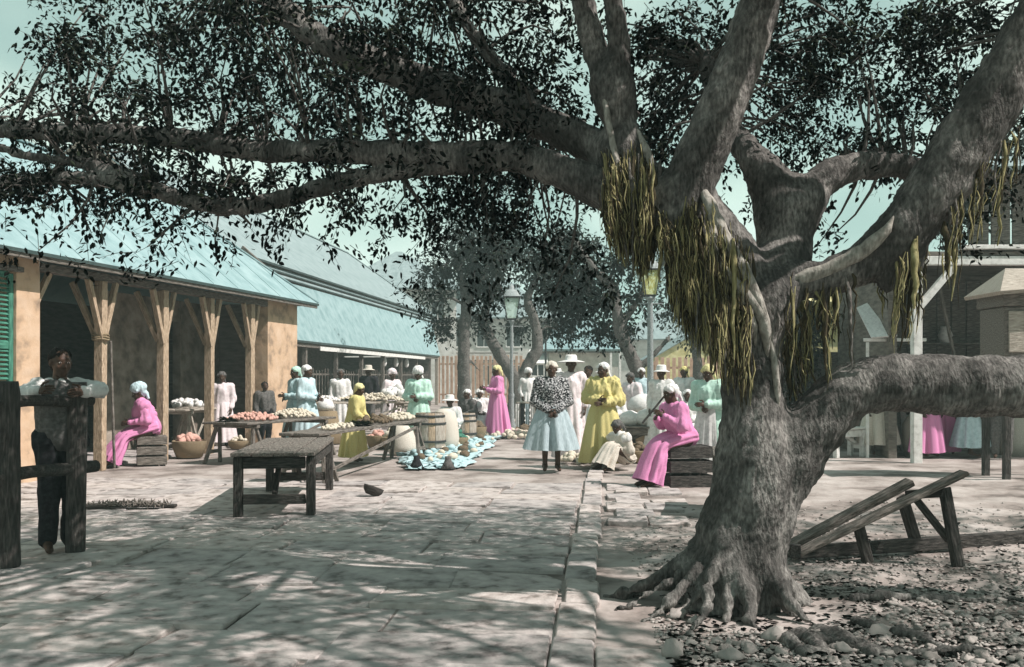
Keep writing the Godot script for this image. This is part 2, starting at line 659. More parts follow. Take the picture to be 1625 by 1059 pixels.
# ------------------------------------------------------------------ ground
func ground_height(x: float, z: float) -> float:
	var amp := clampf((x - 1.0) * 0.6, 0.0, 1.0) * clampf((16.0 + z) * 0.2, 0.0, 1.0)
	return -0.022 + amp * (0.022 + 0.05 * bark_noise.get_noise_2d(x * 0.9, z * 0.9) + 0.018 * bark_noise.get_noise_2d(x * 4.0 + 50.0, z * 4.0))


func lay_ground() -> void:
	var b := MB.new()
	var xs := [-300.0, -60.0, -20.0]
	var zs := [60.0, 10.0]
	var x := -8.0
	while x < 10.0:
		xs.append(x)
		x += 0.09 if x > 0.8 and x < 6.5 else 0.4
	xs.append_array([10.0, 20.0, 60.0, 300.0])
	var z := -1.0
	while z > -20.0:
		zs.append(z)
		z -= 0.09 if z < -3.6 and z > -11.0 else 0.4
	zs.append_array([-20.0, -40.0, -100.0, -400.0])
	var wide := xs.size()
	for zz in zs:
		for xx in xs:
			b.put(Vector3(xx, ground_height(xx, zz), zz), Vector3.UP)
	for j in zs.size() - 1:
		for i in wide - 1:
			var a := j * wide + i
			b.ix.append_array([a, a + wide, a + 1, a + 1, a + wide, a + wide + 1])
	b.smooth()
	if b.n[0].y < 0:
		for i in b.n.size():
			b.n[i] = -b.n[i]
	tag(part("ground", b.mesh(), M.earth, self), "pale trodden earth of the market square", "", "", "structure")
	# flagstones, each its own piece
	var pave := Node3D.new()
	pave.name = "pavement"
	add_child(pave)
	tag(pave, "worn flagstone paving of the market street", "", "", "structure")
	var kinds := [M.flag_a, M.flag_b, M.flag_c]
	var r := RandomNumberGenerator.new()
	r.seed = 31
	var ang := atan2(0.1, 1.0)
	var far := Vector3(sin(ang), 0, -cos(ang))
	var rt := Vector3(cos(ang), 0, sin(ang))
	var org := Vector3(0.12, 0, -4.2)
	var turn := Basis(rt, Vector3.UP, -far)
	var run := 0.0
	while run < 8.6:
		var deep := r.randf_range(0.5, 0.66)
		var left := -0.02
		while left > -7.2:
			var w := r.randf_range(0.75, 1.25)
			var at := org + far * (run + deep * 0.5) + rt * (left - w * 0.5)
			var px := at.x / -at.z * FOCAL + 812.5
			if px > -150.0:
				var size := Vector3(snappedf(w, 0.1) - 0.014, 0.05, snappedf(deep, 0.04) - 0.012)
				var mesh := bevelled(size, 0.012, 0.016, r.randi() % 6)
				var lean := Basis(Vector3(r.randf_range(-1, 1), 0, r.randf_range(-1, 1)).normalized(), r.randf_range(0.0, 0.012))
				part("flagstone", mesh, kinds[r.randi() % 3], pave, Transform3D(lean * turn, at + Vector3(0, -0.026 + r.randf_range(-0.009, 0.006), 0)))
			left -= w
		run += deep
	# edging stones along the path and the slabs beside them
	run = 0.0
	while run < 10.5:
		var len := r.randf_range(0.7, 1.1)
		var at := org + far * (run + len * 0.5) + rt * (0.12 + r.randf_range(-0.012, 0.02))
		part("edging_stone", bevelled(Vector3(0.225, 0.08, snappedf(len, 0.1) - 0.02), 0.016, 0.012, r.randi() % 4), kinds[r.randi() % 3], pave, Transform3D(turn, at + Vector3(0, -0.022 + r.randf_range(-0.004, 0.005), 0)))
		run += snappedf(len, 0.1)
	for k in 7:
		for e in 2:
			var at := org + far * (5.35 + k * 0.47) + rt * (0.50 + e * 0.42 + (0.1 if k % 2 else 0.0))
			if e == 1 and k % 3 == 1:
				continue
			part("flagstone", bevelled(Vector3(0.40, 0.07, 0.455), 0.014, 0.016, (k + e) % 5), kinds[(k + e * 2) % 3], pave, Transform3D(turn, at + Vector3(0, -0.018 + 0.004 * (k % 3), 0)))
	for k in 1:
		part("flagstone", bevelled(Vector3(0.40, 0.06, 0.5), 0.012, 0.008, 3), M.flag_c, pave, Transform3D(turn, Vector3(0.62, -0.015, -4.75)))


func wall_piece(called: String, parent: Node3D, a: Vector3, b: Vector3, m: Material, bev := 0.012) -> MeshInstance3D:
	return part(called, bevelled((b - a).abs(), bev), m, parent, Transform3D(Basis(), (a + b) * 0.5))


# ------------------------------------------------------------------ near market house with the arcade of forked posts
func market_house() -> void:
	var h := thing("market_house", "orange plastered market house with pale teal hipped roof and open arcade of forked posts", "building", Vector3(-6.35, 0, -14.7), deg_to_rad(78.37))
	var back := -5.0
	# front wall with the window opening
	wall_piece("wall", h, Vector3(-7.0, -0.1, -0.3), Vector3(-3.05, 3.12, 0), M.plaster_orange)
	wall_piece("wall", h, Vector3(-1.9, -0.1, -0.301), Vector3(-1.43, 3.121, 0.001), M.plaster_orange)
	wall_piece("wall", h, Vector3(-3.05, 2.88, -0.298), Vector3(-1.9, 3.119, -0.002), M.plaster_orange)
	wall_piece("wall", h, Vector3(-3.05, -0.1, -0.298), Vector3(-1.9, 0.85, -0.002), M.plaster_orange)
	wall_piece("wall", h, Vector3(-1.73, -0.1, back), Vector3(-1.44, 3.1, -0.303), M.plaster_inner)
	# pier at the far corner, end wall with two slots, back wall, floor
	wall_piece("pier", h, Vector3(5.62, -0.1, -0.35), Vector3(7.1, 3.12, 0), M.plaster_orange)
	wall_piece("end_wall", h, Vector3(6.85, -0.1, -3.8), Vector3(7.098, 3.1, -0.352), M.inner_boards)
	wall_piece("end_wall", h, Vector3(6.85, -0.1, -4.35), Vector3(7.097, 3.1, -3.9), M.inner_boards)
	wall_piece("end_wall", h, Vector3(6.85, -0.1, back), Vector3(7.096, 3.1, -4.45), M.inner_boards)
	for z in [-3.9, -4.45]:
		wall_piece("end_wall", h, Vector3(6.85, -0.1, z + 0.002), Vector3(7.095, 1.55, z + 0.098), M.inner_boards)
		wall_piece("end_wall", h, Vector3(6.85, 2.8, z + 0.002), Vector3(7.095, 3.1, z + 0.098), M.inner_boards)
		for y in [1.85, 2.2, 2.5]:
			beam("window_bar", Vector3(6.97, y, z + 0.0), Vector3(6.97, y, z + 0.1), 0.05, 0.05, M.wood_grey, h)
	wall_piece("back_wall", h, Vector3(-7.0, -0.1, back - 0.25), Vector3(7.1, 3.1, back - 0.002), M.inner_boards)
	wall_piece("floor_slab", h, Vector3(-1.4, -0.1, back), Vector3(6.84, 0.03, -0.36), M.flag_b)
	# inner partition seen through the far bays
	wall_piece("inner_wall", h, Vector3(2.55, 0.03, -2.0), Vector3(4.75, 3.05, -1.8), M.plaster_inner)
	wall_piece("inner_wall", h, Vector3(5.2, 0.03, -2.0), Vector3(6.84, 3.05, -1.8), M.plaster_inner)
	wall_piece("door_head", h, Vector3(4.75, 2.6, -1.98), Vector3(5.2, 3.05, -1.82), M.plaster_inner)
	# shutter
	var sh := Node3D.new()
	sh.name = "shutter"
	h.add_child(sh)
	tag(sh, "green louvred window shutter")
	beam("shutter_stile", Vector3(-1.95, 0.88, -0.06), Vector3(-1.95, 2.84, -0.06), 0.09, 0.05, M.green_paint, sh, Vector3.BACK)
	beam("shutter_stile", Vector3(-3.0, 0.88, -0.06), Vector3(-3.0, 2.84, -0.06), 0.09, 0.05, M.green_paint, sh, Vector3.BACK)
	for y in [0.9, 1.86, 2.82]:
		beam("shutter_rail", Vector3(-2.95, y, -0.06), Vector3(-2.0, y, -0.06), 0.05, 0.09, M.green_paint, sh)
	var y := 0.99
	while y < 2.76:
		if absf(y - 1.86) > 0.06:
			part("slat", bevelled(Vector3(0.95, 0.012, 0.06), 0.003), M.green_paint, sh, Transform3D(Basis(Vector3.RIGHT, deg_to_rad(40)), Vector3(-2.475, y, -0.06)))
		y += 0.062
	beam("lintel", Vector3(-3.1, 2.9, 0.02), Vector3(-1.82, 2.9, 0.02), 0.08, 0.07, M.wood_grey, h)
	# posts with forked braces
	var posts := [0.0, 1.70, 3.30, 4.90]
	for i in 4:
		var s: float = posts[i]
		var post := beam("post", Vector3(s, -0.02, -0.06), Vector3(s + rng.randf_range(-0.03, 0.03), 2.93, -0.06), 0.145, 0.145, M.wood_tan, h, Vector3.BACK, 0.012)
		tag(post, "tan timber arcade post")
		for k in [-1, 1]:
			beam("brace", Vector3(s + k * 0.06, 2.02, -0.03 - 0.02 * k), Vector3(s + k * 0.36, 2.93, -0.03 - 0.02 * k), 0.075, 0.085, M.wood_tan, h, Vector3.BACK, 0.008)
		beam("brace", Vector3(s, 2.05, -0.13), Vector3(s, 2.92, -0.55), 0.075, 0.08, M.wood_tan, h, Vector3.BACK, 0.008)
	beam("brace", Vector3(-1.42, 2.45, -0.1), Vector3(-1.12, 2.93, -0.1), 0.08, 0.08, M.wood_tan, h, Vector3.BACK)
	# rope band and thin pole on the first post
	var band := MB.new()
	for k in 3:
		var ring := PackedVector3Array()
		var rr := PackedFloat32Array()
		for a in 13:
			ring.append(Vector3(0.118 * cos(TAU * a / 12.0), 2.02 + 0.035 * k + 0.01 * sin(a * 1.7 + k), -0.06 + 0.118 * sin(TAU * a / 12.0)))
			rr.append(0.018)
		band.tube(ring, rr, 6)
	part("rope_binding", band.mesh(), M.wicker, h)
	beam("thin_pole", Vector3(0.24, 0.0, 0.02), Vector3(0.17, 2.0, 0.0), 0.035, 0.035, M.wood_grey, h)
	beam("wall_plate", Vector3(-1.43, 2.99, -0.08), Vector3(5.62, 2.99, -0.08), 0.16, 0.12, M.wood_grey, h)
	# rafters' ends under the eave, eave board, roof of separate planes
	var s2 := -6.6
	while s2 < 7.2:
		beam("rafter", Vector3(s2, 3.06, 0.27), Vector3(s2, 3.06 + 0.85 * 1.6, -1.33), 0.06, 0.1, M.wood_grey, h)
		s2 += 0.8
	var ez := 0.36
	var ey := 3.13
	var t := 2.78
	var ry := ey + t * 0.85
	var rz := ez - t
	var e0 := -8.0
	var e1 := 7.5
	var bz := back - 0.25 - 0.3
	var roof := Node3D.new()
	roof.name = "roof"
	h.add_child(roof)
	var b := MB.new()
	b.slab([Vector3(e0, ey, ez), Vector3(e1, ey, ez), Vector3(e1 - t, ry, rz), Vector3(e0, ry, rz)], Vector3(0, -0.05, 0))
	part("roof_plane", b.mesh(), M.roof_teal, roof)
	b = MB.new()
	b.slab([Vector3(e1, ey, ez - 0.004), Vector3(e1, ey, bz), Vector3(e1 - t + 0.002, ry, rz)], Vector3(0, -0.05, 0))
	part("roof_plane", b.mesh(), M.roof_teal, roof)
	b = MB.new()
	b.slab([Vector3(e1 - 0.004, ey, bz), Vector3(e0, ey, bz), Vector3(e0, ry, rz - 0.003), Vector3(e1 - t, ry, rz - 0.003)], Vector3(0, -0.05, 0))
	part("roof_plane", b.mesh(), M.roof_teal, roof)
	beam("hip_cap", Vector3(e1 - 0.02, ey + 0.02, ez - 0.02), Vector3(e1 - t, ry + 0.02, rz), 0.10, 0.03, M.roof_teal, roof)
	beam("ridge_cap", Vector3(e0, ry + 0.015, rz), Vector3(e1 - t, ry + 0.015, rz), 0.14, 0.04, M.roof_teal, roof)
	beam("eave_board", Vector3(e0, 3.06, 0.325), Vector3(e1 - 0.04, 3.06, 0.325), 0.02, 0.09, M.wood_grey, h)
	# raised seams of the roofing sheets
	var s3 := -7.4
	while s3 < e1 - 0.4:
		var up := minf(t, e1 - s3)
		beam("roof_seam", Vector3(s3, ey + 0.008, ez - 0.01), Vector3(s3, ey + up * 0.85 + 0.008, ez - up), 0.02, 0.014, M.roof_teal, roof)
		s3 += 0.92


# ------------------------------------------------------------------ long hall behind it
func market_hall() -> void:
	var h := thing("market_hall", "long low market hall with stepped grey-blue roof and dark open front", "building", Vector3(-6.08, 0, -27.0), atan2(1.0, 0.114))
	var a := -3.6
	var e := 21.3
	var eave := 2.48
	var b := MB.new()
	b.slab([Vector3(a, eave, 0), Vector3(e, eave, 0), Vector3(e + 1.6, 4.24, -0.74), Vector3(a, 4.24, -0.74)], Vector3(0, -0.06, -0.03))
	var roof := Node3D.new()
	roof.name = "roof"
	h.add_child(roof)
	part("lower_slope", b.mesh(), M.roof_teal, roof)
	b = MB.new()
	b.slab([Vector3(e, eave - 0.003, -0.004), Vector3(e + 1.6, 4.238, -0.744), Vector3(e + 1.6, 4.238, -8.3), Vector3(e, eave - 0.003, -9.0)], Vector3(-0.05, 0, 0))
	part("lower_slope", b.mesh(), M.roof_grey, roof)
	wall_piece("clerestory", roof, Vector3(a, 4.05, -1.1), Vector3(e + 1.5, 4.75, -0.82), M.wood_grey)
	for k in 2:
		beam("louvre_board", Vector3(a, 4.36 + 0.16 * k, -0.76), Vector3(e + 1.75, 4.36 + 0.16 * k, -0.76), 0.1, 0.06, M.roof_grey, roof, Vector3(0, 0.6, 0.8))
	var uz := -0.66
	var uy := 4.66
	var ue := e + 2.2
	var w := 3.75
	var ry := 7.58
	b = MB.new()
	b.slab([Vector3(a, uy, uz), Vector3(ue, uy, uz), Vector3(ue - w, ry, uz - w), Vector3(a, ry, uz - w)], Vector3(0, -0.06, 0))
	part("upper_slope", b.mesh(), M.roof_grey, roof)
	b = MB.new()
	b.slab([Vector3(ue, uy, uz - 0.003), Vector3(ue, uy, uz - 2 * w), Vector3(ue - w, ry - 0.002, uz - w)], Vector3(0, -0.06, 0))
	part("upper_slope", b.mesh(), M.roof_grey, roof)
	b = MB.new()
	b.slab([Vector3(ue - 0.003, uy, uz - 2 * w), Vector3(a, uy, uz - 2 * w), Vector3(a, ry, uz - w - 0.003), Vector3(ue - w, ry, uz - w - 0.003)], Vector3(0, -0.06, 0))
	part("upper_slope", b.mesh(), M.roof_grey, roof)
	b = MB.new()
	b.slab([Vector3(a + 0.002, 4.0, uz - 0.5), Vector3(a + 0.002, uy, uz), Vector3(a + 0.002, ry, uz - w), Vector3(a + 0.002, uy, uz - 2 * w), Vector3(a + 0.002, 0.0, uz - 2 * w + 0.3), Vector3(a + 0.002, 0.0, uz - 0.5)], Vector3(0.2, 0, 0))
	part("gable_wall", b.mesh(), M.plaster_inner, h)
	beam("hip_cap", Vector3(ue, uy + 0.02, uz), Vector3(ue - w, ry + 0.02, uz - w), 0.12, 0.04, M.roof_grey, roof)
	beam("ridge_cap", Vector3(a, ry + 0.02, uz - w), Vector3(ue - w, ry + 0.02, uz - w), 0.16, 0.05, M.roof_grey, roof)
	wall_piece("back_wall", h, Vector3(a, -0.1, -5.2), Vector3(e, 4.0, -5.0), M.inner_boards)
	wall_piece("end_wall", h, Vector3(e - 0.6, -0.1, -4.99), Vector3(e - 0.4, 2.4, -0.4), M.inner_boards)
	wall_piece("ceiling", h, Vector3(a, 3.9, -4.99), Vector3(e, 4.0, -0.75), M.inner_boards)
	beam("fascia_board", Vector3(2.0, 2.29, -0.03), Vector3(e - 3.6, 2.29, -0.03), 0.03, 0.13, M.white_paint, h)
	beam("eave_beam", Vector3(a, 2.36, -0.14), Vector3(e - 0.1, 2.36, -0.14), 0.12, 0.12, M.wood_grey, h)
	var s := -2.0
	while s < e:
		beam("post", Vector3(s, -0.05, -0.22), Vector3(s, 2.3, -0.22), 0.13, 0.13, M.wood_grey, h, Vector3.BACK)
		s += 3.1
	beam("corner_post", Vector3(e - 0.12, -0.05, -0.15), Vector3(e - 0.12, 2.42, -0.15), 0.16, 0.16, M.wood_pale, h, Vector3.BACK)
	# railing of pickets inside the open front
	var rail := Node3D.new()
	rail.name = "railing"
	h.add_child(rail)
	beam("rail", Vector3(a, 1.5, -0.45), Vector3(e - 0.5, 1.5, -0.45), 0.05, 0.06, M.wood_grey, rail)
	beam("rail", Vector3(a, 0.35, -0.45), Vector3(e - 0.5, 0.35, -0.45), 0.05, 0.06, M.wood_grey, rail)
	s = -2.0
	while s < e - 0.6:
		beam("picket", Vector3(s, 0.1, -0.42), Vector3(s, 1.66 + rng.randf_range(-0.05, 0.05), -0.42), 0.05, 0.02, M.wood_grey, rail, Vector3.BACK, 0.0)
		s += 0.3
	# bundles hung up under the eave
	for k in 3:
		var q := 11.0 + k * 2.0
		var mb := MB.new()
		var prof := [Vector2(0.01, 0.0), Vector2(0.05, -0.05), Vector2(0.17, -0.35), Vector2(0.19, -0.62), Vector2(0.12, -0.82), Vector2(0.01, -0.86)]
		mb.lathe(prof, 10)
		mb.smooth()
		var o := part("hanging_bundle", mb.mesh(), M.white_cloth, self)
		o.transform = h.transform * Transform3D(Basis.from_scale(Vector3.ONE * 0.55), Vector3(q, 2.3, -0.3))
		tag(o, "white bundle hung under the hall's eave by the railing", "bundle", "white bundles hung under the hall eave")


func hip_house(called: String, label: String, where: Vector3, turn: float, wide: float, deep: float, eave: float, top: float, over: float, wall_m: Material, roof_m: Material, ridge := 0.0) -> Node3D:
	var h := thing(called, label, "building", where, turn)
	wall_piece("wall", h, Vector3(-wide / 2, -0.1, -deep), Vector3(wide / 2, eave, 0), wall_m)
	var w := wide / 2 + over
	var z0 := over
	var z1 := -deep - over
	var zm := (z0 + z1) / 2
	var r := ridge / 2
	var roof := Node3D.new()
	roof.name = "roof"
	h.add_child(roof)
	for pts in [[Vector3(-w, eave, z0), Vector3(w, eave, z0), Vector3(r, top, zm), Vector3(-r - 0.01, top, zm)], [Vector3(w, eave, z0 - 0.01), Vector3(w, eave, z1), Vector3(r, top, zm - 0.01)], [Vector3(w - 0.01, eave, z1), Vector3(-w, eave, z1), Vector3(-r, top, zm - 0.02), Vector3(r, top, zm - 0.02)], [Vector3(-w, eave, z1 + 0.01), Vector3(-w, eave, z0 - 0.01), Vector3(-r - 0.01, top, zm - 0.01)]]:
		var b := MB.new()
		b.slab(pts, Vector3(0, -0.1, 0))
		part("roof_plane", b.mesh(), roof_m, roof)
	return h


func window(h: Node3D, at: Vector3, w: float, hh: float, frame: Material) -> void:
	var o := wall_piece("window", h, at + Vector3(-w / 2, -hh / 2, 0), at + Vector3(w / 2, hh / 2, 0.03), M.pane, 0.004)
	for k in [-1, 1]:
		beam("frame", Vector3(k * (w / 2 + 0.04), -hh / 2 - 0.06, 0.02), Vector3(k * (w / 2 + 0.04), hh / 2 + 0.06, 0.02), 0.08, 0.06, frame, o, Vector3.BACK)
		beam("frame", Vector3(-w / 2, k * (hh / 2 + 0.04), 0.02), Vector3(w / 2, k * (hh / 2 + 0.04), 0.02), 0.06, 0.08, frame, o)
	beam("glazing_bar", Vector3(0, -hh / 2, 0.03), Vector3(0, hh / 2, 0.03), 0.05, 0.04, frame, o, Vector3.BACK)


func picket_fence(label: String, a: Vector3, b: Vector3, high: float, m: Material) -> void:
	var f := thing("picket_fence", label, "fence", a)
	var run := b - a
	var n := int(run.length() / 0.24)
	var side := run.normalized().cross(Vector3.UP)
	for y in [0.45, high - 0.45]:
		beam("rail", Vector3(0, y, 0) - side * 0.04, run + Vector3(0, y, 0) - side * 0.04, 0.04, 0.09, m, f)
	for k in n:
		var p := run * (k + 0.5) / n
		beam("picket", p + Vector3(0, -0.02, 0), p + Vector3(0, high + rng.randf_range(-0.04, 0.04), 0), 0.15, 0.025, m, f, side, 0.0)
	for k in int(run.length() / 2.4) + 1:
		var p := run.normalized() * k * 2.4 - side * 0.1
		beam("post", p + Vector3(0, -0.05, 0), p + Vector3(0, high - 0.2, 0), 0.1, 0.1, m, f, side)


func back_buildings() -> void:
	var c := hip_house("tall_house", "tall far house with grey hipped roof rising behind the market hall", Vector3(-7.3, 0, -61), 0.12, 7.4, 8.0, 7.1, 10.0, 0.7, M.wall_far, M.roof_grey, 0.4)
	for x in [-2.2, 0.2, 2.5]:
		window(c, Vector3(x, 5.6, 0.0), 0.8, 1.4, M.white_paint)
	beam("string_course", Vector3(-3.7, 4.2, 0.03), Vector3(3.7, 4.2, 0.03), 0.06, 0.14, M.wall_far, c)
	var d := hip_house("town_house", "pale far house with shuttered windows behind the forked tree", Vector3(-1.6, 0, -64), 0.0, 8.6, 8.0, 5.4, 8.6, 0.6, M.wall_far, M.roof_grey, 2.0)
	for x in [-2.3, -0.3, 1.7, 3.4]:
		window(d, Vector3(x, 4.0, 0.0), 0.9, 1.1, M.white_paint)
		window(d, Vector3(x, 1.5, 0.0), 0.9, 1.3, M.white_paint)
	beam("balcony_rail", Vector3(-4.2, 3.0, 0.3), Vector3(2.0, 3.0, 0.3), 0.05, 0.08, M.wood_grey, d)
	beam("balcony_floor", Vector3(-4.2, 2.5, 0.2), Vector3(2.0, 2.5, 0.2), 0.5, 0.08, M.wood_grey, d)
	# kiosk at the end of the path
	var k := hip_house("kiosk", "cream walled kiosk with light blue hipped roof at the end of the path", Vector3(3.25, 0, -45.0), 0.0, 3.0, 3.0, 2.72, 3.65, 0.42, M.wall_cream, M.roof_teal, 2.4)
	beam("eave_beam", Vector3(-1.85, 2.62, 0.36), Vector3(1.85, 2.62, 0.36), 0.06, 0.14, M.wood_grey, k)
	for x in [1.42, 1.85]:
		beam("post", Vector3(x, -0.05, 0.34), Vector3(x, 2.6, 0.34), 0.1, 0.1, M.white_paint, k, Vector3.BACK)
	wall_piece("door", k, Vector3(1.48 - 0.35, 0.0, 0.002), Vector3(1.48, 2.0, 0.04), M.wood_dark)
	var sd := thing("lean_to", "white lean-to with a dark square window beside the kiosk", "building", Vector3(1.35, 0, -44.4))
	wall_piece("wall", sd, Vector3(-0.62, -0.1, -1.6), Vector3(0.30, 2.05, 0), M.wall_cream)
	var b := MB.new()
	b.slab([Vector3(-0.72, 2.05, 0.12), Vector3(0.34, 2.05, 0.12), Vector3(0.34, 2.75, -1.7), Vector3(-0.5, 2.75, -1.7)], Vector3(0, -0.05, 0))
	part("roof", b.mesh(), M.white_paint, sd)
	window(sd, Vector3(-0.15, 1.72, 0.0), 0.55, 0.5, M.white_paint)
	picket_fence("peach picket fence between the market hall and the forked tree", Vector3(-4.1, 0, -51.5), Vector3(0.6, 0, -50.5), 2.55, M.peach)
	picket_fence("peach picket fence beyond the leaning tree and the yellow gabled house", Vector3(6.0, 0, -40.0), Vector3(10.5, 0, -39.0), 2.25, M.peach)
	var y := thing("gabled_house", "small yellow gabled house behind the peach fence", "building", Vector3(8.3, 0, -43.0))
	wall_piece("wall", y, Vector3(-1.8, -0.1, -4), Vector3(1.8, 2.3, 0), M.wall_yellow)
	b = MB.new()
	b.slab([Vector3(-1.8, 2.302, -0.003), Vector3(1.8, 2.302, -0.003), Vector3(0, 3.35, -0.003)], Vector3(0, 0, -3.99))
	part("gable", b.mesh(), M.wall_yellow, y)
	for q in [-1, 1]:
		b = MB.new()
		b.slab([Vector3(q * 2.0, 2.24, 0.15), Vector3(q * 2.0, 2.24, -4.15), Vector3(q * 0.002, 3.42, -4.15), Vector3(q * 0.002, 3.42, 0.15)], Vector3(0, -0.05, 0))
		part("roof_plane", b.mesh(), M.roof_grey, y)
	# more of the town further off, closing the street
	hip_house("far_house", "distant pale house with grey roof beyond the yellow gable", Vector3(13.0, 0, -70), -0.1, 10, 8, 4.2, 6.6, 0.5, M.wall_far, M.roof_grey, 4.0)
	hip_house("far_house", "distant cream house with teal roof beyond the kiosk", Vector3(5.5, 0, -80), 0.0, 9, 8, 4.0, 6.4, 0.5, M.wall_cream, M.roof_teal, 3.0)
	hip_house("far_house", "broad pale house with grey roof far behind the dark shed", Vector3(27.0, 0, -60), -0.2, 14, 9, 4.4, 7.0, 0.5, M.wall_far, M.roof_grey, 5.0)


# ------------------------------------------------------------------ sheds and stalls on the far side of the tree
func right_side() -> void:
	var s := thing("open_shed", "dark open shed with white post and braced white beam behind the fig tree", "shed", Vector3(6.85, 0, -16.0))
	beam("post", Vector3(0, -0.05, 0), Vector3(0, 3.32, 0), 0.15, 0.15, M.white_paint, s, Vector3.BACK)
	beam("post", Vector3(4.2, -0.05, 0), Vector3(4.2, 3.32, 0), 0.15, 0.15, M.white_paint, s, Vector3.BACK)
	beam("lintel_beam", Vector3(-0.1, 3.40, 0), Vector3(4.4, 3.40, 0), 0.14, 0.15, M.white_paint, s)
	beam("brace", Vector3(0.05, 2.62, 0), Vector3(0.62, 3.30, 0), 0.11, 0.12, M.white_paint, s, Vector3.BACK)
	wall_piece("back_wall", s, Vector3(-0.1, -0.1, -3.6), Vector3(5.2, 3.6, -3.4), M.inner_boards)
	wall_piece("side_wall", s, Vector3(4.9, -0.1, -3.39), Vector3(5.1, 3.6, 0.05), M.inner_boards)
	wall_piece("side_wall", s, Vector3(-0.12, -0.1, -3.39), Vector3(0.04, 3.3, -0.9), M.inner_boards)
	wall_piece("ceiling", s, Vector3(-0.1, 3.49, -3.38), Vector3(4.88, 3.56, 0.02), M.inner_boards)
	wall_piece("sill", s, Vector3(0.75, 3.585, -0.2), Vector3(5.2, 3.66, 0.12), M.white_paint)
	for k in 11:
		wall_piece("board", s, Vector3(0.95 + k * 0.36, 3.665, -0.12), Vector3(1.27 + k * 0.36, 4.9, -0.08 + 0.01 * (k % 2)), M.wood_grey)
	for k in 4:
		beam("upright", Vector3(0.93 + k * 1.08, 3.665, -0.03), Vector3(0.93 + k * 1.08, 4.9, -0.03), 0.05, 0.05, M.wood_dark, s, Vector3.BACK)
	var b := MB.new()
	b.slab([Vector3(0.4, 4.92, 0.4), Vector3(5.6, 4.92, 0.4), Vector3(5.6, 6.1, -4.0), Vector3(0.4, 6.1, -4.0)], Vector3(0, -0.07, 0))
	part("roof", b.mesh(), M.roof_grey, s)
	for q in 16:
		wall_piece("wall_board", s, Vector3(0.06 + q * 0.3, 0.0, -3.39), Vector3(0.34 + q * 0.3, 3.4, -3.36 + 0.01 * (q % 3)), M.wood_grey)
	for y in [0.9, 1.5, 2.1]:
		beam("shelf", Vector3(0.5, y, -3.1), Vector3(4.6, y, -3.1), 0.4, 0.035, M.wood_grey, s)
	for q in 3:
		beam("hanging_pole", Vector3(0.9 + q * 1.3, 3.2, -1.2), Vector3(1.3 + q * 1.3, 1.6 + 0.3 * q, -1.3), 0.05, 0.05, M.wood_grey, s)
	for q in 7:
		lathe_thing("shed_jar", "round jar on the %s shelf inside the open shed" % ["low", "middle", "high"][q % 3], "jar", s.position + Vector3(0.8 + q * 0.55, [0.92, 1.52, 2.12][q % 3], -3.08), [Vector2(0, 0), Vector2(0.1, 0), Vector2(0.14, 0.16), Vector2(0.09, 0.28), Vector2(0.1, 0.33), Vector2(0, 0.33)], [M.sack, M.produce_brown, M.white_cloth][q % 3], 0.0, 1.0, "jars on the shed shelves")
	for q in [[0.7, -1.4, 0.34, "tall"], [1.5, -2.2, 0.3, "leaning"], [2.6, -1.7, 0.36, "fat"], [3.5, -1.2, 0.28, "small"]]:
		lathe_thing("sack", "%s sack standing on the floor of the open shed" % q[3], "sack", s.position + Vector3(q[0], -0.01, q[1]), [Vector2(0.0, 0.0), Vector2(q[2] * 0.85, 0.0), Vector2(q[2], 0.25), Vector2(q[2] * 0.9, 0.6), Vector2(q[2] * 0.3, 0.85), Vector2(0.0, 0.86)], M.sack, 0.08)
	# booth with a hooded top
	var k := thing("booth", "narrow wooden booth on legs with hooded top and pale boarded panel beside the dark shed", "booth", Vector3(7.3, 0, -13.2))
	wall_piece("case", k, Vector3(-0.42, 1.5, -0.7), Vector3(0.6, 2.42, 0), M.wood_grey)
	for lx in [-0.36, 0.54]:
		for lz in [-0.64, -0.06]:
			beam("leg", Vector3(lx, -0.04, lz), Vector3(lx, 1.5, lz), 0.09, 0.09, M.wood_dark, k, Vector3.BACK)
	for q in 4:
		wall_piece("panel_board", k, Vector3(-0.37 + q * 0.225, 1.78, 0.003), Vector3(-0.155 + q * 0.225, 2.36, 0.03), M.wood_pale)
	wall_piece("sign_band", k, Vector3(-0.46, 2.425, -0.72), Vector3(0.64, 2.63, 0.05), M.wood_grey)
	b = MB.new()
	b.slab([Vector3(-0.58, 2.62, 0.2), Vector3(0.74, 2.72, 0.2), Vector3(0.74, 3.0, -0.4), Vector3(-0.2, 3.0, -0.4)], Vector3(0, -0.05, 0))
	part("hood", b.mesh(), M.wood_pale, k)
	b = MB.new()
	b.slab([Vector3(-0.581, 2.62, 0.198), Vector3(-0.201, 2.998, -0.4), Vector3(-0.581, 2.62, -0.85)], Vector3(0.02, -0.05, 0))
	part("hood_side", b.mesh(), M.wood_pale, k)
	# yellow house and canvas behind the hanging roots
	var y := thing("yellow_house", "low yellow washed house seen between the hanging roots", "building", Vector3(7.2, 0, -22.5))
	wall_piece("wall", y, Vector3(-1.1, -0.1, -3), Vector3(1.5, 3.2, 0), M.wall_yellow)
	wall_piece("dado", y, Vector3(-1.12, -0.1, 0.002), Vector3(1.52, 1.95, 0.06), M.wood_dark)
	b = MB.new()
	b.slab([Vector3(-1.3, 3.2, 0.3), Vector3(1.7, 3.2, 0.3), Vector3(1.7, 4.2, -3.2), Vector3(-1.3, 4.2, -3.2)], Vector3(0, -0.06, 0))
	part("roof", b.mesh(), M.wall_yellow, y)
	var cv := thing("canvas_awning", "grey canvas awning tilted over a white frame next to the dark shed", "awning", Vector3(6.45, 0, -17.0))
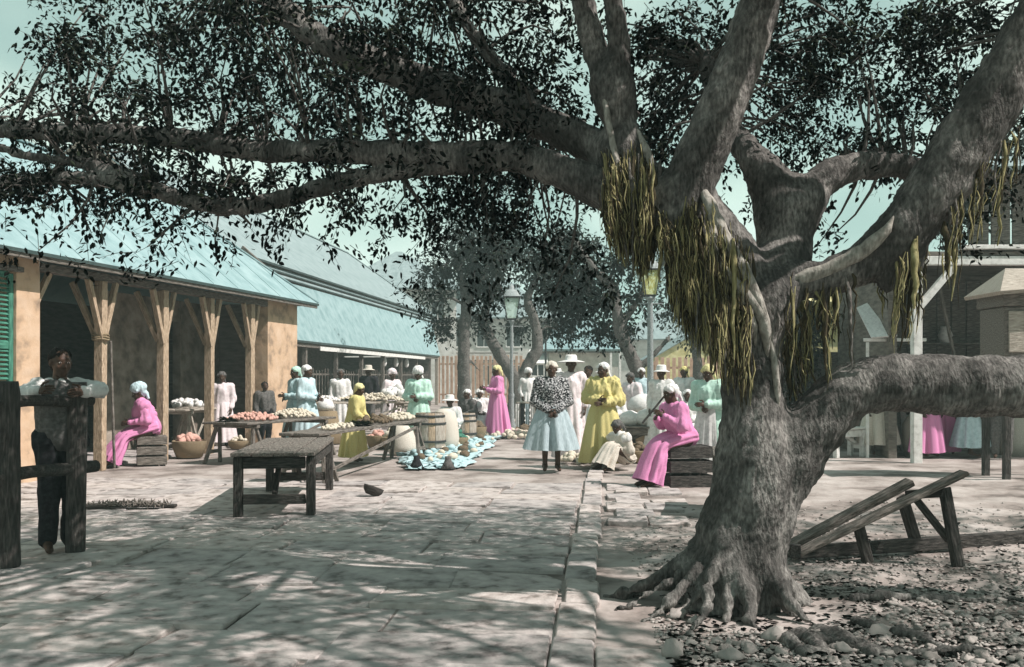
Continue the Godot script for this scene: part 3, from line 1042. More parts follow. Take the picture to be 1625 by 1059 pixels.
	for x in [-0.05, 0.42]:
		beam("pole", Vector3(x, -0.03, 0.0), Vector3(x, 2.06, 0.0), 0.05, 0.05, M.white_paint, cv, Vector3.BACK)
	beam("cross_bar", Vector3(-0.12, 2.1, 0.0), Vector3(1.0, 2.1, 0.0), 0.05, 0.06, M.white_paint, cv)
	beam("strut", Vector3(0.72, 2.06, 0.0), Vector3(0.98, 1.7, 0.0), 0.05, 0.06, M.white_paint, cv)
	b = MB.new()
	b.slab([Vector3(-0.02, 2.14, 0.1), Vector3(0.44, 2.18, 0.1), Vector3(0.75, 3.05, -0.9), Vector3(0.08, 2.75, -0.9)], Vector3(0, -0.02, 0))
	part("canvas", b.mesh(), M.white_cloth, cv)
	# dark stall closing the back between tree and shed
	var st := thing("market_stall", "shadowy market stall with dark back under the canvas awning", "stall", Vector3(7.3, 0, -19.6))
	wall_piece("back", st, Vector3(-1.6, -0.05, -0.1), Vector3(-0.2, 1.95, 0), M.wood_grey)
	wall_piece("counter", st, Vector3(-1.5, 0.72, 0.05), Vector3(0.3, 0.8, 0.7), M.wood_grey)
	for x in [-1.45, 0.22]:
		beam("leg", Vector3(x, -0.03, 0.62), Vector3(x, 0.72, 0.62), 0.07, 0.07, M.wood_grey, st, Vector3.BACK)
		beam("leg", Vector3(x, -0.03, 0.12), Vector3(x, 0.72, 0.12), 0.07, 0.07, M.wood_grey, st, Vector3.BACK)


# ------------------------------------------------------------------ trees
func leaf(b: MB, p: Vector3, d: Vector3, up: Vector3, len: float, wid: float) -> void:
	var s := d.cross(up).normalized() * wid * 0.5
	var q := up.slide(d).normalized()
	var droop := q * len * 0.10
	var i := b.put(p, q)
	b.put(p + d * len * 0.30 + s * 0.92, q)
	b.put(p + d * len * 0.66 + s * 0.78 - droop * 0.5, q)
	b.put(p + d * len - droop, q)
	b.put(p + d * len * 0.66 - s * 0.78 - droop * 0.5, q)
	b.put(p + d * len * 0.30 - s * 0.92, q)
	b.ix.append_array([i, i + 1, i + 2, i, i + 2, i + 3, i, i + 3, i + 4, i, i + 4, i + 5])


func spray(b: MB, tw: MB, p: Vector3, d: Vector3, r: RandomNumberGenerator, count: int, size: float, tints: Array) -> void:
	var reach := size * (2.6 + count * 0.13)
	var side := d.cross(Vector3(r.randf_range(-1, 1), r.randf_range(0.2, 1), r.randf_range(-1, 1))).normalized()
	var end := p + d * reach * 0.5 - Vector3(0, reach * 0.12, 0)
	var start := p - d * reach * 0.5
	tw.tube(PackedVector3Array([start, p, end]), PackedFloat32Array([size * 0.055, size * 0.045, size * 0.02]), 3, 0.0, null, false)
	for k in count:
		var t := (k + r.randf()) / count
		var q := start.lerp(p, t * 2.0) if t < 0.5 else p.lerp(end, t * 2.0 - 1.0)
		q += Vector3(r.randfn(0, 0.6), r.randfn(0, 0.6), r.randfn(0, 0.6)) * size
		var ld := (d * r.randf_range(0.1, 0.9) + side * (1.0 if k % 2 else -1.0) * r.randf_range(0.5, 1.2) + Vector3(r.randf_range(-0.6, 0.6), r.randf_range(-0.9, 0.35), r.randf_range(-0.6, 0.6))).normalized()
		var up := Vector3(r.randf_range(-0.9, 0.9), 1.0, r.randf_range(-0.9, 0.9)).normalized()
		var l := size * r.randf_range(0.7, 1.25)
		b.tint = tints[r.randi() % tints.size()]
		leaf(b, q, ld, up, l, l * r.randf_range(0.42, 0.56))


func line_of(list: Array) -> Array:
	var p := []
	var r := []
	for q in list:
		p.append(spot(q[0], q[1], q[2]))
		r.append(q[3])
	return smooth_line(p, r, 4)


func fig_tree() -> void:
	var tree := thing("fig_tree", "huge old fig tree with spreading limbs and curtains of hanging roots", "tree", Vector3.ZERO)
	var r := RandomNumberGenerator.new()
	r.seed = 77
	var fld := Field.new(Vector3(-4.7, -0.12, -8.3), Vector3(4.6, 5.2, -4.9), 0.027)
	var limbs := [
		[[1158, 968, 6.1, 0.285], [1170, 900, 6.1, 0.262], [1186, 840, 6.1, 0.268], [1200, 780, 6.1, 0.28], [1206, 720, 6.1, 0.26], [1196, 640, 6.1, 0.195], [1192, 540, 6.14, 0.185], [1186, 460, 6.18, 0.17], [1160, 395, 6.24, 0.15], [1110, 340, 6.28, 0.165], [1050, 312, 6.3, 0.165], [1005, 280, 6.34, 0.14], [985, 200, 6.38, 0.10], [975, 150, 6.42, 0.095]],
		[[975, 165, 6.4, 0.095], [945, 80, 6.45, 0.08], [918, -30, 6.5, 0.075], [900, -140, 6.6, 0.09]],
		[[978, 170, 6.38, 0.09], [982, 80, 6.35, 0.072], [968, -30, 6.3, 0.068], [950, -150, 6.3, 0.07]],
		[[1068, 345, 6.2, 0.165], [1102, 270, 6.12, 0.16], [1142, 180, 6.1, 0.152], [1180, 85, 6.1, 0.138], [1212, -10, 6.1, 0.125], [1250, -130, 6.1, 0.14]],
		[[1230, 450, 6.25, 0.16], [1245, 400, 6.4, 0.185], [1243, 340, 6.45, 0.19], [1225, 295, 6.5, 0.15], [1192, 245, 6.6, 0.10], [1150, 190, 6.8, 0.07], [1120, 100, 7.0, 0.06]],
		[[1258, 340, 6.45, 0.15], [1300, 292, 6.45, 0.115], [1350, 266, 6.5, 0.10], [1420, 262, 6.5, 0.085], [1500, 280, 6.5, 0.07], [1560, 270, 6.6, 0.05]],
		[[1205, 500, 6.1, 0.17], [1250, 452, 6.1, 0.12], [1310, 440, 6.08, 0.11], [1370, 418, 6.05, 0.13], [1425, 375, 6.0, 0.165], [1485, 300, 5.95, 0.18], [1545, 205, 5.9, 0.18], [1620, 85, 5.85, 0.165], [1690, -30, 5.8, 0.18]],
		[[1232, 760, 6.1, 0.18], [1288, 680, 6.08, 0.185], [1345, 624, 6.05, 0.175], [1410, 607, 6.02, 0.175], [1500, 613, 6.0, 0.19], [1600, 613, 5.95, 0.19], [1720, 605, 5.9, 0.19], [1850, 590, 5.9, 0.17]],
		[[1020, 320, 6.25, 0.15], [950, 297, 6.3, 0.125], [880, 268, 6.4, 0.11], [800, 247, 6.5, 0.095], [700, 246, 6.6, 0.09], [560, 240, 6.7, 0.085], [420, 240, 6.8, 0.08], [270, 218, 6.9, 0.075], [120, 210, 7.0, 0.07], [-60, 205, 7.1, 0.06]],
		[[790, 250, 6.5, 0.06], [660, 268, 6.65, 0.06], [540, 288, 6.7, 0.06], [440, 318, 6.6, 0.062], [340, 327, 6.6, 0.06], [230, 298, 6.7, 0.055], [120, 282, 6.8, 0.05], [-20, 292, 6.9, 0.04]],
		[[235, 300, 6.7, 0.045], [150, 262, 6.8, 0.04], [60, 250, 6.9, 0.035], [-40, 225, 7.0, 0.03]],
		[[1010, 270, 6.35, 0.13], [930, 226, 6.6, 0.12], [830, 182, 6.8, 0.12], [700, 140, 6.9, 0.12], [600, 102, 7.0, 0.11], [520, 68, 7.1, 0.10], [440, 8, 7.2, 0.09], [370, -70, 7.3, 0.08]],
		[[850, 186, 6.8, 0.055], [795, 110, 6.9, 0.05], [748, 50, 7.0, 0.045], [700, -40, 7.1, 0.04]],
	]
	var samples := []
	for l in limbs:
		var ln := line_of(l)
		for i in ln[0].size() - 1:
			fld.cap(ln[0][i], ln[0][i + 1], ln[1][i], ln[1][i + 1], 0.085 if i < 3 and l != limbs[0] else 0.012)
		for i in ln[0].size():
			if ln[0][i].y > 2.4:
				samples.append(ln[0][i])
	# solid hearts of the root curtains
	for l in [[[1000, 290, 6.25, 0.10], [1008, 350, 6.22, 0.09], [1015, 405, 6.2, 0.04]], [[1085, 345, 6.2, 0.12], [1100, 420, 6.15, 0.10], [1118, 500, 6.12, 0.05]], [[1140, 430, 6.15, 0.11], [1152, 520, 6.12, 0.09], [1165, 590, 6.12, 0.05]], [[1300, 455, 6.1, 0.05], [1312, 490, 6.1, 0.03]], [[1400, 410, 6.0, 0.09], [1410, 455, 6.0, 0.04]], [[1445, 380, 5.98, 0.10], [1452, 425, 5.98, 0.04]]]:
		var ln := line_of(l)
		fld.chain(ln[0], ln[1], 0.03)
	# root flare and roots running over the ground
	var c := Vector3(1.41, 0, -6.1)
	fld.cap(c + Vector3(0.04, 0.40, 0), c + Vector3(-0.02, -0.12, 0), 0.235, 0.345, 0.12)
	for k in 24:
		var a := TAU * k / 24.0 + r.randf_range(-0.1, 0.1)
		var far := r.randf_range(0.52, 0.86) * (1.12 if cos(a) < -0.3 else 0.95)
		var thin := r.randf_range(0.6, 1.15)
		var pts := []
		var rad := []
		for q in 7:
			var t := q / 6.0
			var rr := lerpf(0.225, far, t)
			var y := 0.34 * pow(1.0 - t, 1.7) * (0.6 + 0.4 * thin) - 0.015 - 0.03 * t
			a += r.randf_range(-0.07, 0.07)
			pts.append(c + Vector3(cos(a) * rr, y, -sin(a) * rr))
			rad.append(lerpf(0.042, 0.010, t) * thin)
		fld.chain(pts, rad, 0.05)
	for k in 7:
		var a := r.randf_range(-1.6, 0.5)
		var p := c + Vector3(cos(a) * 0.8, 0.0, -sin(a) * 0.8)
		var pts := []
		var rad := []
		for q in 9:
			pts.append(Vector3(p.x, ground_height(p.x, p.z) + 0.012 + 0.012 * sin(q * 1.3), p.z))
			a += r.randf_range(-0.4, 0.4)
			p += Vector3(cos(a), 0, -sin(a)) * 0.16
			rad.append(lerpf(0.04, 0.015, q / 8.0))
		fld.chain(pts, rad, 0.03)
	var b := MB.new()
	fld.net(b)
	b.smooth()
	var nn := b.n.duplicate()
	for i in b.v.size():
		var p := b.v[i]
		var low := clampf(2.0 - p.y, 0.15, 1.0)
		var k := bark_noise.get_noise_3d(p.x * 7.0, p.y * 1.6, p.z * 7.0) * 0.028 * low
		k += bark_noise.get_noise_3d(p.x * 6.0, p.y * 5.0 + 30.0, p.z * 6.0) * 0.020
		k += bark_noise.get_noise_3d(p.x * 22.0, p.y * 7.0 + 9.0, p.z * 22.0) * 0.010
		b.v[i] = p + nn[i] * k
	b.smooth()
	# grey lichen and dark algae patches
	for i in b.v.size():
		var p := b.v[i]
		var q := bark_noise.get_noise_3d(p.x * 2.6 + 70.0, p.y * 1.7, p.z * 2.6) + 0.45 * bark_noise.get_noise_3d(p.x * 9.0, p.y * 6.0 + 40.0, p.z * 9.0)
		var k := 0.50 + 0.36 * smoothstep(0.10, 0.24, q) - 0.2 * smoothstep(0.12, 0.3, -q)
		b.c[i] = Color(k, k * 0.985, k * 0.96)
	part("trunk", b.mesh(true), M.bark, tree)
	# pale strands grown down over the trunk
	for l in [[[1112, 285, 6.0, 0.030], [1132, 340, 5.96, 0.045], [1160, 400, 5.93, 0.055], [1190, 452, 5.9, 0.05], [1212, 510, 5.9, 0.04], [1222, 575, 5.92, 0.025]], [[1128, 428, 5.93, 0.018], [1165, 455, 5.9, 0.03], [1192, 505, 5.9, 0.028], [1203, 556, 5.92, 0.015]], [[1140, 330, 5.97, 0.03], [1130, 385, 5.9, 0.035], [1152, 432, 5.88, 0.035], [1196, 480, 5.88, 0.03], [1228, 540, 5.9, 0.02]], [[1235, 452, 5.99, 0.05], [1300, 432, 5.99, 0.045], [1360, 405, 5.93, 0.05], [1400, 372, 5.86, 0.035], [1425, 340, 5.82, 0.015]], [[985, 300, 6.12, 0.02], [975, 240, 6.18, 0.022], [965, 190, 6.25, 0.02], [955, 120, 6.34, 0.02]], [[1225, 520, 5.92, 0.02], [1232, 600, 5.92, 0.022], [1240, 660, 5.9, 0.018]], [[1012, 200, 6.25, 0.03], [1030, 250, 6.15, 0.025], [1040, 290, 6.1, 0.018]]]:
		var ln := line_of(l)
		b = MB.new()
		for i in 3:
			ln[1][i] *= 0.25 + 0.25 * i
			ln[1][-1 - i] *= 0.25 + 0.25 * i
			ln[0][i] -= Vector3(0, 0, 0.06 - 0.02 * i)
			ln[0][-1 - i] -= Vector3(0, 0, 0.06 - 0.02 * i)
		b.tube(PackedVector3Array(ln[0]), PackedFloat32Array(ln[1]), 9, 0.16, r)
		b.smooth()
		part("root_strand", b.mesh(), M.pale_bark, tree)
	hang_roots(tree, r)
	crown(tree, samples, r)


func hang_roots(tree: Node3D, r: RandomNumberGenerator) -> void:
	var list := []
	for k in 80:
		var px := r.randf_range(960, 1052)
		var bottom := 440.0 - absf(px - 1012) * 0.9 + r.randf_range(-45, 12)
		list.append([px, r.randf_range(235, 330), lerpf(px, 1012, 0.25), bottom, r.randf_range(5.98, 6.3), 0.75])
	for k in 112:
		var px := r.randf_range(1048, 1200)
		var bottom := lerpf(455, 640, clampf((px - 1048) / 115.0, 0, 1)) + r.randf_range(-70, 15)
		list.append([px, r.randf_range(320, 400) + maxf(0, px - 1110) * 0.9, px + r.randf_range(-4, 10), bottom, r.randf_range(5.84, 6.2), 0.75])
	for k in 34:
		var px := r.randf_range(1235, 1475)
		var top := 450.0 - maxf(0, px - 1330) * 0.55 + r.randf_range(-5, 15)
		list.append([px, top, px + r.randf_range(-10, 10), top + r.randf_range(40, 165), r.randf_range(5.88, 6.1), 0.35])
	for q in [[1568, 240, 1548, 300], [1590, 205, 1578, 330], [1600, 240, 1582, 390], [1612, 225, 1606, 300], [1522, 300, 1518, 400], [1530, 295, 1526, 395], [1510, 345, 1508, 430], [1521, 340, 1511, 478], [1505, 370, 1504, 440], [1548, 300, 1545, 380], [1560, 260, 1552, 350], [1436, 425, 1428, 480], [1458, 395, 1450, 490]]:
		list.append([q[0], q[1] - 20, q[2], q[3], 5.8, 1.0])
	for k in 16:
		var px := r.randf_range(1238, 1290)
		var top := r.randf_range(470, 560)
		list.append([px, top, px + r.randf_range(-8, 8), minf(top + r.randf_range(40, 120), 660 - (px - 1240) * 0.8), 6.12, 0.9])
	for q in list:
		var a := spot(q[0], q[1], q[4])
		var e := spot(q[2], q[3], q[4] + r.randf_range(-0.04, 0.04))
		var pts := PackedVector3Array()
		var rad := PackedFloat32Array()
		var thick := r.randf_range(0.006, 0.019) * (1.5 if r.randf() < 0.12 else 1.0)
		for i in 7:
			var t := i / 6.0
			pts.append(a.lerp(e, t) + Vector3(r.randf_range(-1, 1), 0, r.randf_range(-1, 1)) * 0.014 - Vector3(0, 0, 0.05 * pow(1.0 - t, 4.0)))
			rad.append(thick * minf(0.35 + t * 4.0, 1.0) * lerpf(1.0, 0.22, t * t) * r.randf_range(0.75, 1.25))
		var b := MB.new()
		b.tube(pts, rad, 5, 0.12, r, true)
		var u := r.randf()
		var m: Material = M.root_ochre if u < q[5] * 0.42 else (M.root_dark if u < 0.86 else M.bark)
		b.c.fill(Color(0.6, 0.58, 0.55))
		part("aerial_root", b.mesh(m == M.bark), m, tree)
	# the mass of finer fibres between them
	for kind in 2:
		var fb := MB.new()
		for k in 2000:
			var pick := (r.randi() % 40) * 5 % 192
			if k % 9 == 0:
				pick = 192 + r.randi() % (list.size() - 192)
			var q: Array = list[pick]
			var off := r.randfn(0, 4.5)
			var d: float = q[4] + r.randf_range(-0.08, 0.16)
			var y0 := lerpf(q[1], q[3], r.randf_range(-0.1, 0.75))
			var a := spot(lerpf(q[0], q[2], 0.2) + off, y0, d)
			var e := spot(q[2] + off + r.randfn(0, 4.0), minf(y0 + r.randf_range(25, 120), q[3] + r.randf_range(-20, 22)), d + r.randf_range(-0.04, 0.04))
			if e.y > a.y - 0.04:
				continue
			var w := r.randf_range(0.002, 0.0065)
			var sway := Vector3(r.randf_range(-1, 1), 0, r.randf_range(-1, 1)) * 0.02
			fb.tube(PackedVector3Array([a, a.lerp(e, 0.33) + sway, a.lerp(e, 0.66) - sway * 0.6, e]), PackedFloat32Array([w * 0.6, w, w * 0.9, w * 0.25]), 3, 0.0, null, false)
		tag(part("root_fibres", fb.mesh(), M.root_ochre if kind == 0 else M.root_dark, tree), "", "", "", "stuff")


func crown(tree: Node3D, samples: Array, r: RandomNumberGenerator) -> void:
	var rows := [
		[3.6, 4.6, 5.4, 5.6, 6.6, 6, 5, 3.5, 5, 5, 6.4, 6.4, 5.6],
		[2, 3.8, 5.4, 6.2, 6, 6.8, 4.2, 3.5, 6, 4, 6.6, 6.6, 4.6],
		[4, 4, 5.6, 5.6, 5, 6, 6, 4.5, 6, 3.4, 5.8, 6.6, 4],
		[6, 4.4, 2.4, 4, 5, 5.4, 6.4, 4.6, 4.4, 2.6, 3.2, 4, 3.4],
		[4.6, 4.6, 2.6, 1.4, 1.8, 4.6, 6.6, 4, 0, 1, 1, 1, 3],
		[1.4, 2.2, 1.6, 1.2, 1.2, 3.8, 4.8, 4, 0, 0, 1, 0, 1.5],
		[0, 0, 0, 0, 0, 1, 1.6, 1.6, 0, 0, 0, 0, 0],
	]
	var tints := [Color(0.05, 0.07, 0.04), Color(0.075, 0.105, 0.06), Color(0.10, 0.135, 0.085), Color(0.06, 0.078, 0.055), Color(0.12, 0.155, 0.10)]
	var leaves := MB.new()
	var twigs := MB.new()
	for j in rows.size():
		for i in 13:
			var dens: float = rows[j][i]
			var count := int(round(dens * 10.5 * (0.45 if j >= 5 else 1.0)))
			# leaves come in clumps with gaps between
			var clumps := []
			for k in 3 + int(dens / 2.0):
				clumps.append(Vector2(i * 125.0 + r.randf_range(-10, 135), j * 70.0 + r.randf_range(-8, 78)))
			for k in count:
				var cl: Vector2 = clumps[r.randi() % clumps.size()]
				var px := cl.x + r.randfn(0, 30.0)
				var py := cl.y + r.randfn(0, 17.0)
				var d := r.randf_range(6.1, 8.9)
				if i >= 7 and i <= 9:
					d = r.randf_range(6.75, 9.0)
				elif i >= 10:
					d = r.randf_range(6.35, 8.8)
				if j >= 5 and i >= 5 and i <= 7:
					d = r.randf_range(6.8, 9.2)
				elif j >= 4 and i < 5:
					d = r.randf_range(6.2, 7.4)
				var p := spot(px, py, d)
				var near: Vector3 = samples[0]
				var best := 1e9
				for s in range(0, samples.size(), 2):
					var q: float = p.distance_squared_to(samples[s])
					if q < best:
						best = q
						near = samples[s]
				var dir := (p - near).normalized()
				dir = (dir * 0.5 + Vector3(r.randf_range(-0.8, 0.8), r.randf_range(-0.9, 0.3), r.randf_range(-0.8, 0.8))).normalized()
				spray(leaves, twigs, p, dir, r, 17, 0.051, tints)
				if k % 6 == 0 and best < 2.2:
					var mid := (p + near) * 0.5 + Vector3(r.randf_range(-0.15, 0.15), r.randf_range(-0.05, 0.2), r.randf_range(-0.15, 0.15))
					twigs.tube(PackedVector3Array([near, near.lerp(mid, 0.6), mid.lerp(p, 0.3), p]), PackedFloat32Array([0.016, 0.012, 0.008, 0.004]), 5, 0.0, null, false)
	part("crown", leaves.mesh(true), M.leaf, tree)
	twigs.c.fill(Color(0.5, 0.49, 0.47))
	part("twigs", twigs.mesh(true), M.bark, tree)
	# added unseen crown, spread behind the camera to block skylight and shade the ground
	var upper := MB.new()
	var boughs := MB.new()
	var heads := [spot(905, -130, 6.6), spot(950, -150, 6.3), spot(1250, -130, 6.1), spot(1690, -30, 5.8), spot(370, -70, 7.3), spot(1850, 590, 5.9), spot(-60, 205, 7.1)]
	var ends := []
	for k in 38:
		var a: Vector3 = heads[k % 4]
		var e := Vector3(r.randf_range(-4.5, 9.5), r.randf_range(5.2, 7.6), r.randf_range(-8.2, 3.5))
		e.y = maxf(e.y, 1.45 - e.z * 0.43 + 0.5)
		var mid := a.lerp(e, 0.5) + Vector3(r.randf_range(-0.4, 0.4), 0.7, r.randf_range(-0.4, 0.4))
		mid.y = maxf(mid.y, 1.45 - mid.z * 0.43 + 0.3)
		var ln := smooth_line([a, mid, e], [0.045, 0.025, 0.01], 5)
		boughs.tube(PackedVector3Array(ln[0]), PackedFloat32Array(ln[1]), 6, 0.0, null, false)
		for s in range(3, ln[0].size()):
			ends.append(ln[0][s])
	for k in 11600:
		var p := Vector3(r.randf_range(-5.0, 10.0), r.randf_range(4.6, 7.8), r.randf_range(-8.5, 5.5))
		if k >= 9400:
			p = Vector3(r.randf_range(2.5, 8.5), r.randf_range(4.8, 7.8), r.randf_range(-7.2, 0.5))
		elif k % 3 == 0:
			p = ends[r.randi() % ends.size()] + Vector3(r.randfn(0, 0.4), r.randfn(0, 0.3), r.randfn(0, 0.4))
		p.y = maxf(p.y, 1.45 - p.z * 0.43 + 0.35)
		# gaps in the crown let the sun through in patches
		if bark_noise.get_noise_3d(p.x * 0.85, 7.0, p.z * 0.85) < -0.05:
			continue
		if p.z < -4.6 and p.x < 2.5 and k % 10 < 7:  # unseen crown thinned here so the sun reaches the visible leaves
			continue
		var clear := false  # opening cut along the sun direction so the trunk is lit
		for lit in [Vector3(1.6, 0.6, -6.0), Vector3(1.6, 1.6, -6.0), Vector3(1.5, 2.6, -6.1), Vector3(1.4, 3.4, -6.1)]:
			var away: Vector3 = p - lit
			if away.slide(Vector3(0.62, 0.80, 0.24).normalized()).length() < 0.75:
				clear = true
		if clear:
			continue
		var dir := Vector3(r.randf_range(-1, 1), r.randf_range(-0.6, 0.4), r.randf_range(-1, 1)).normalized()
		spray(upper, boughs, p, dir, r, 18, 0.074, tints)
	part("unseen_shade_crown", upper.mesh(true), M.leaf, tree)
	boughs.c.fill(Color(0.5, 0.49, 0.47))
	part("boughs", boughs.mesh(true), M.bark, tree)


func back_tree(label: String, trunk: Array, blobs: Array, tints: Array, seed: int, size: float, called := "street_tree") -> void:
	var r := RandomNumberGenerator.new()
	r.seed = seed
	var tree := thing(called, label, "tree", Vector3.ZERO)
	var lo := Vector3(1e9, 1e9, 1e9)
	var hi := -lo
	var lines := []
	for l in trunk:
		var ln := line_of(l)
		lines.append(ln)
		for p in ln[0]:
			lo = lo.min(p)
			hi = hi.max(p)
	var fld := Field.new(lo - Vector3.ONE * 0.5, hi + Vector3.ONE * 0.5, 0.05)
	var samples := []
	for ln in lines:
		fld.chain(ln[0], ln[1], 0.03)
		for p in ln[0]:
			if p.y > 2.5:
				samples.append(p)
	var b := MB.new()
	fld.net(b)
	b.smooth()
	for i in b.v.size():
		b.v[i] += b.n[i] * bark_noise.get_noise_3d(b.v[i].x * 4.0, b.v[i].y * 1.5, b.v[i].z * 4.0) * 0.05
	b.smooth()
	b.c.fill(Color(0.6, 0.59, 0.57))
	part("trunk", b.mesh(true), M.bark, tree)
	var leaves := MB.new()
	var twigs := MB.new()
	for q in blobs:
		var m := spot(q[0], q[1], q[4])
		var k := q[4] / FOCAL as float
		var near: Vector3 = samples[0]
		for s in samples:
			if m.distance_squared_to(s) < m.distance_squared_to(near):
				near = s
		var mid := near.lerp(m, 0.5) + Vector3(0, 0.2, 0)
		if near.distance_to(m) > 0.15:
			twigs.tube(PackedVector3Array([near, mid, m]), PackedFloat32Array([0.06, 0.04, 0.02]), 5, 0.0, null, false)
		for j in int(q[5] * 1.15):
			var u := Vector3(r.randfn(0, 1), r.randfn(0, 1), r.randfn(0, 1)).normalized() * pow(r.randf(), 0.45)
			var p := m + u * Vector3(q[2] * k, q[3] * k, (q[2] + q[3]) * 0.5 * k)
			spray(leaves, twigs, p, (u + Vector3(r.randf_range(-0.5, 0.5), r.randf_range(-0.8, 0.2), r.randf_range(-0.5, 0.5))).normalized(), r, 15, size, tints)
	part("crown", leaves.mesh(true), M.leaf, tree)
	twigs.c.fill(Color(0.5, 0.49, 0.47))
	part("twigs", twigs.mesh(true), M.bark, tree)


func back_trees() -> void:
	var soft := [Color(0.05, 0.075, 0.042), Color(0.075, 0.105, 0.06), Color(0.105, 0.14, 0.085), Color(0.04, 0.058, 0.032), Color(0.12, 0.16, 0.10)]
	back_tree("straight slender tree beside the peach fence and the barrels", [[[738, 672, 30, 0.24], [736, 600, 30, 0.2], [736, 530, 30, 0.19], [740, 480, 30, 0.16], [730, 430, 30, 0.1], [715, 390, 30, 0.06]], [[740, 485, 30, 0.12], [765, 440, 30, 0.08], [780, 400, 30, 0.05]], [[736, 560, 30, 0.05], [762, 590, 30, 0.02]]],
		[[700, 430, 45, 45, 30, 60], [735, 410, 45, 55, 30, 75], [775, 400, 50, 50, 30, 70], [690, 480, 30, 28, 29, 22], [740, 360, 70, 40, 30, 60], [765, 465, 32, 30, 30, 30], [705, 520, 30, 26, 30, 26], [760, 510, 34, 26, 31, 30]], soft, 5, 0.14)
	back_tree("forked tree with two curving stems behind the gas lamp", [[[822, 662, 33, 0.36], [822, 620, 33, 0.33], [815, 598, 33, 0.22], [792, 562, 33, 0.20], [769, 517, 33, 0.17], [773, 485, 33, 0.14], [790, 445, 33, 0.10], [780, 410, 33, 0.06]], [[824, 615, 33, 0.25], [838, 580, 33, 0.22], [853, 550, 33, 0.18], [847, 505, 33, 0.17], [837, 475, 33, 0.14], [852, 440, 33, 0.10], [870, 400, 33, 0.06]]],
		[[780, 420, 60, 50, 33, 70], [850, 420, 55, 45, 33, 70], [815, 385, 70, 40, 33, 70], [890, 430, 50, 55, 34, 60], [760, 455, 35, 30, 33, 28], [905, 390, 60, 40, 34, 50], [880, 480, 55, 40, 35, 60], [800, 470, 40, 30, 34, 24], [885, 525, 34, 24, 36, 34], [815, 520, 26, 24, 35, 20]], soft, 6, 0.15)
	back_tree("leaning tree with pale scarred trunk behind the grey lamp post", [[[1020, 690, 24, 0.22], [1018, 620, 24, 0.17], [1008, 580, 24, 0.17], [990, 540, 24, 0.17], [980, 500, 24, 0.15], [972, 455, 24, 0.12], [940, 425, 24, 0.09], [915, 385, 24, 0.06]], [[985, 520, 24, 0.1], [1010, 480, 24, 0.07], [1030, 440, 24, 0.05]], [[1010, 590, 24, 0.10], [1040, 560, 24, 0.07], [1062, 535, 24, 0.04]]],
		[[925, 440, 55, 55, 25, 75], [950, 490, 50, 45, 25, 65], [900, 500, 45, 40, 26, 45], [985, 425, 50, 40, 24, 40], [900, 400, 60, 45, 25, 60], [955, 530, 35, 22, 25, 24], [1010, 480, 30, 30, 24, 20], [900, 455, 50, 40, 26, 50], [1000, 530, 24, 26, 24, 16]], soft, 7, 0.13)
	back_tree("yellowish tree behind the hanging root curtain and the lamp", [[[1110, 640, 34, 0.2], [1105, 560, 34, 0.16], [1090, 500, 34, 0.1], [1085, 440, 34, 0.06]]],
		[[1075, 470, 45, 50, 34, 70], [1120, 520, 50, 40, 34, 60], [1060, 420, 40, 40, 34, 40]], [Color(0.20, 0.20, 0.04), Color(0.32, 0.31, 0.08), Color(0.12, 0.13, 0.03), Color(0.42, 0.40, 0.14)], 8, 0.17)
	back_tree("yellow green tree seen through the fork of the fig tree", [[[1290, 690, 19, 0.15], [1285, 620, 19, 0.11], [1275, 560, 19, 0.08], [1268, 500, 19, 0.05]]],
		[[1265, 590, 28, 45, 19, 60], [1275, 540, 30, 35, 19, 50], [1290, 500, 30, 30, 19, 30]], [Color(0.26, 0.24, 0.05), Color(0.40, 0.36, 0.10), Color(0.10, 0.10, 0.03), Color(0.50, 0.46, 0.18)], 9, 0.12)
	# distant tree tops that close the view beside and behind the sheds
	var dark := [Color(0.03, 0.045, 0.022), Color(0.05, 0.07, 0.035), Color(0.075, 0.10, 0.055), Color(0.02, 0.03, 0.016)]
	back_tree("bushy tree growing behind the dark shed", [[[1560, 660, 26, 0.25], [1550, 500, 26, 0.2], [1545, 400, 26, 0.12], [1540, 300, 26, 0.06]]],
		[[1540, 300, 90, 60, 26, 120], [1600, 250, 80, 60, 26, 100], [1490, 330, 60, 45, 26, 60]], dark, 12, 0.17)


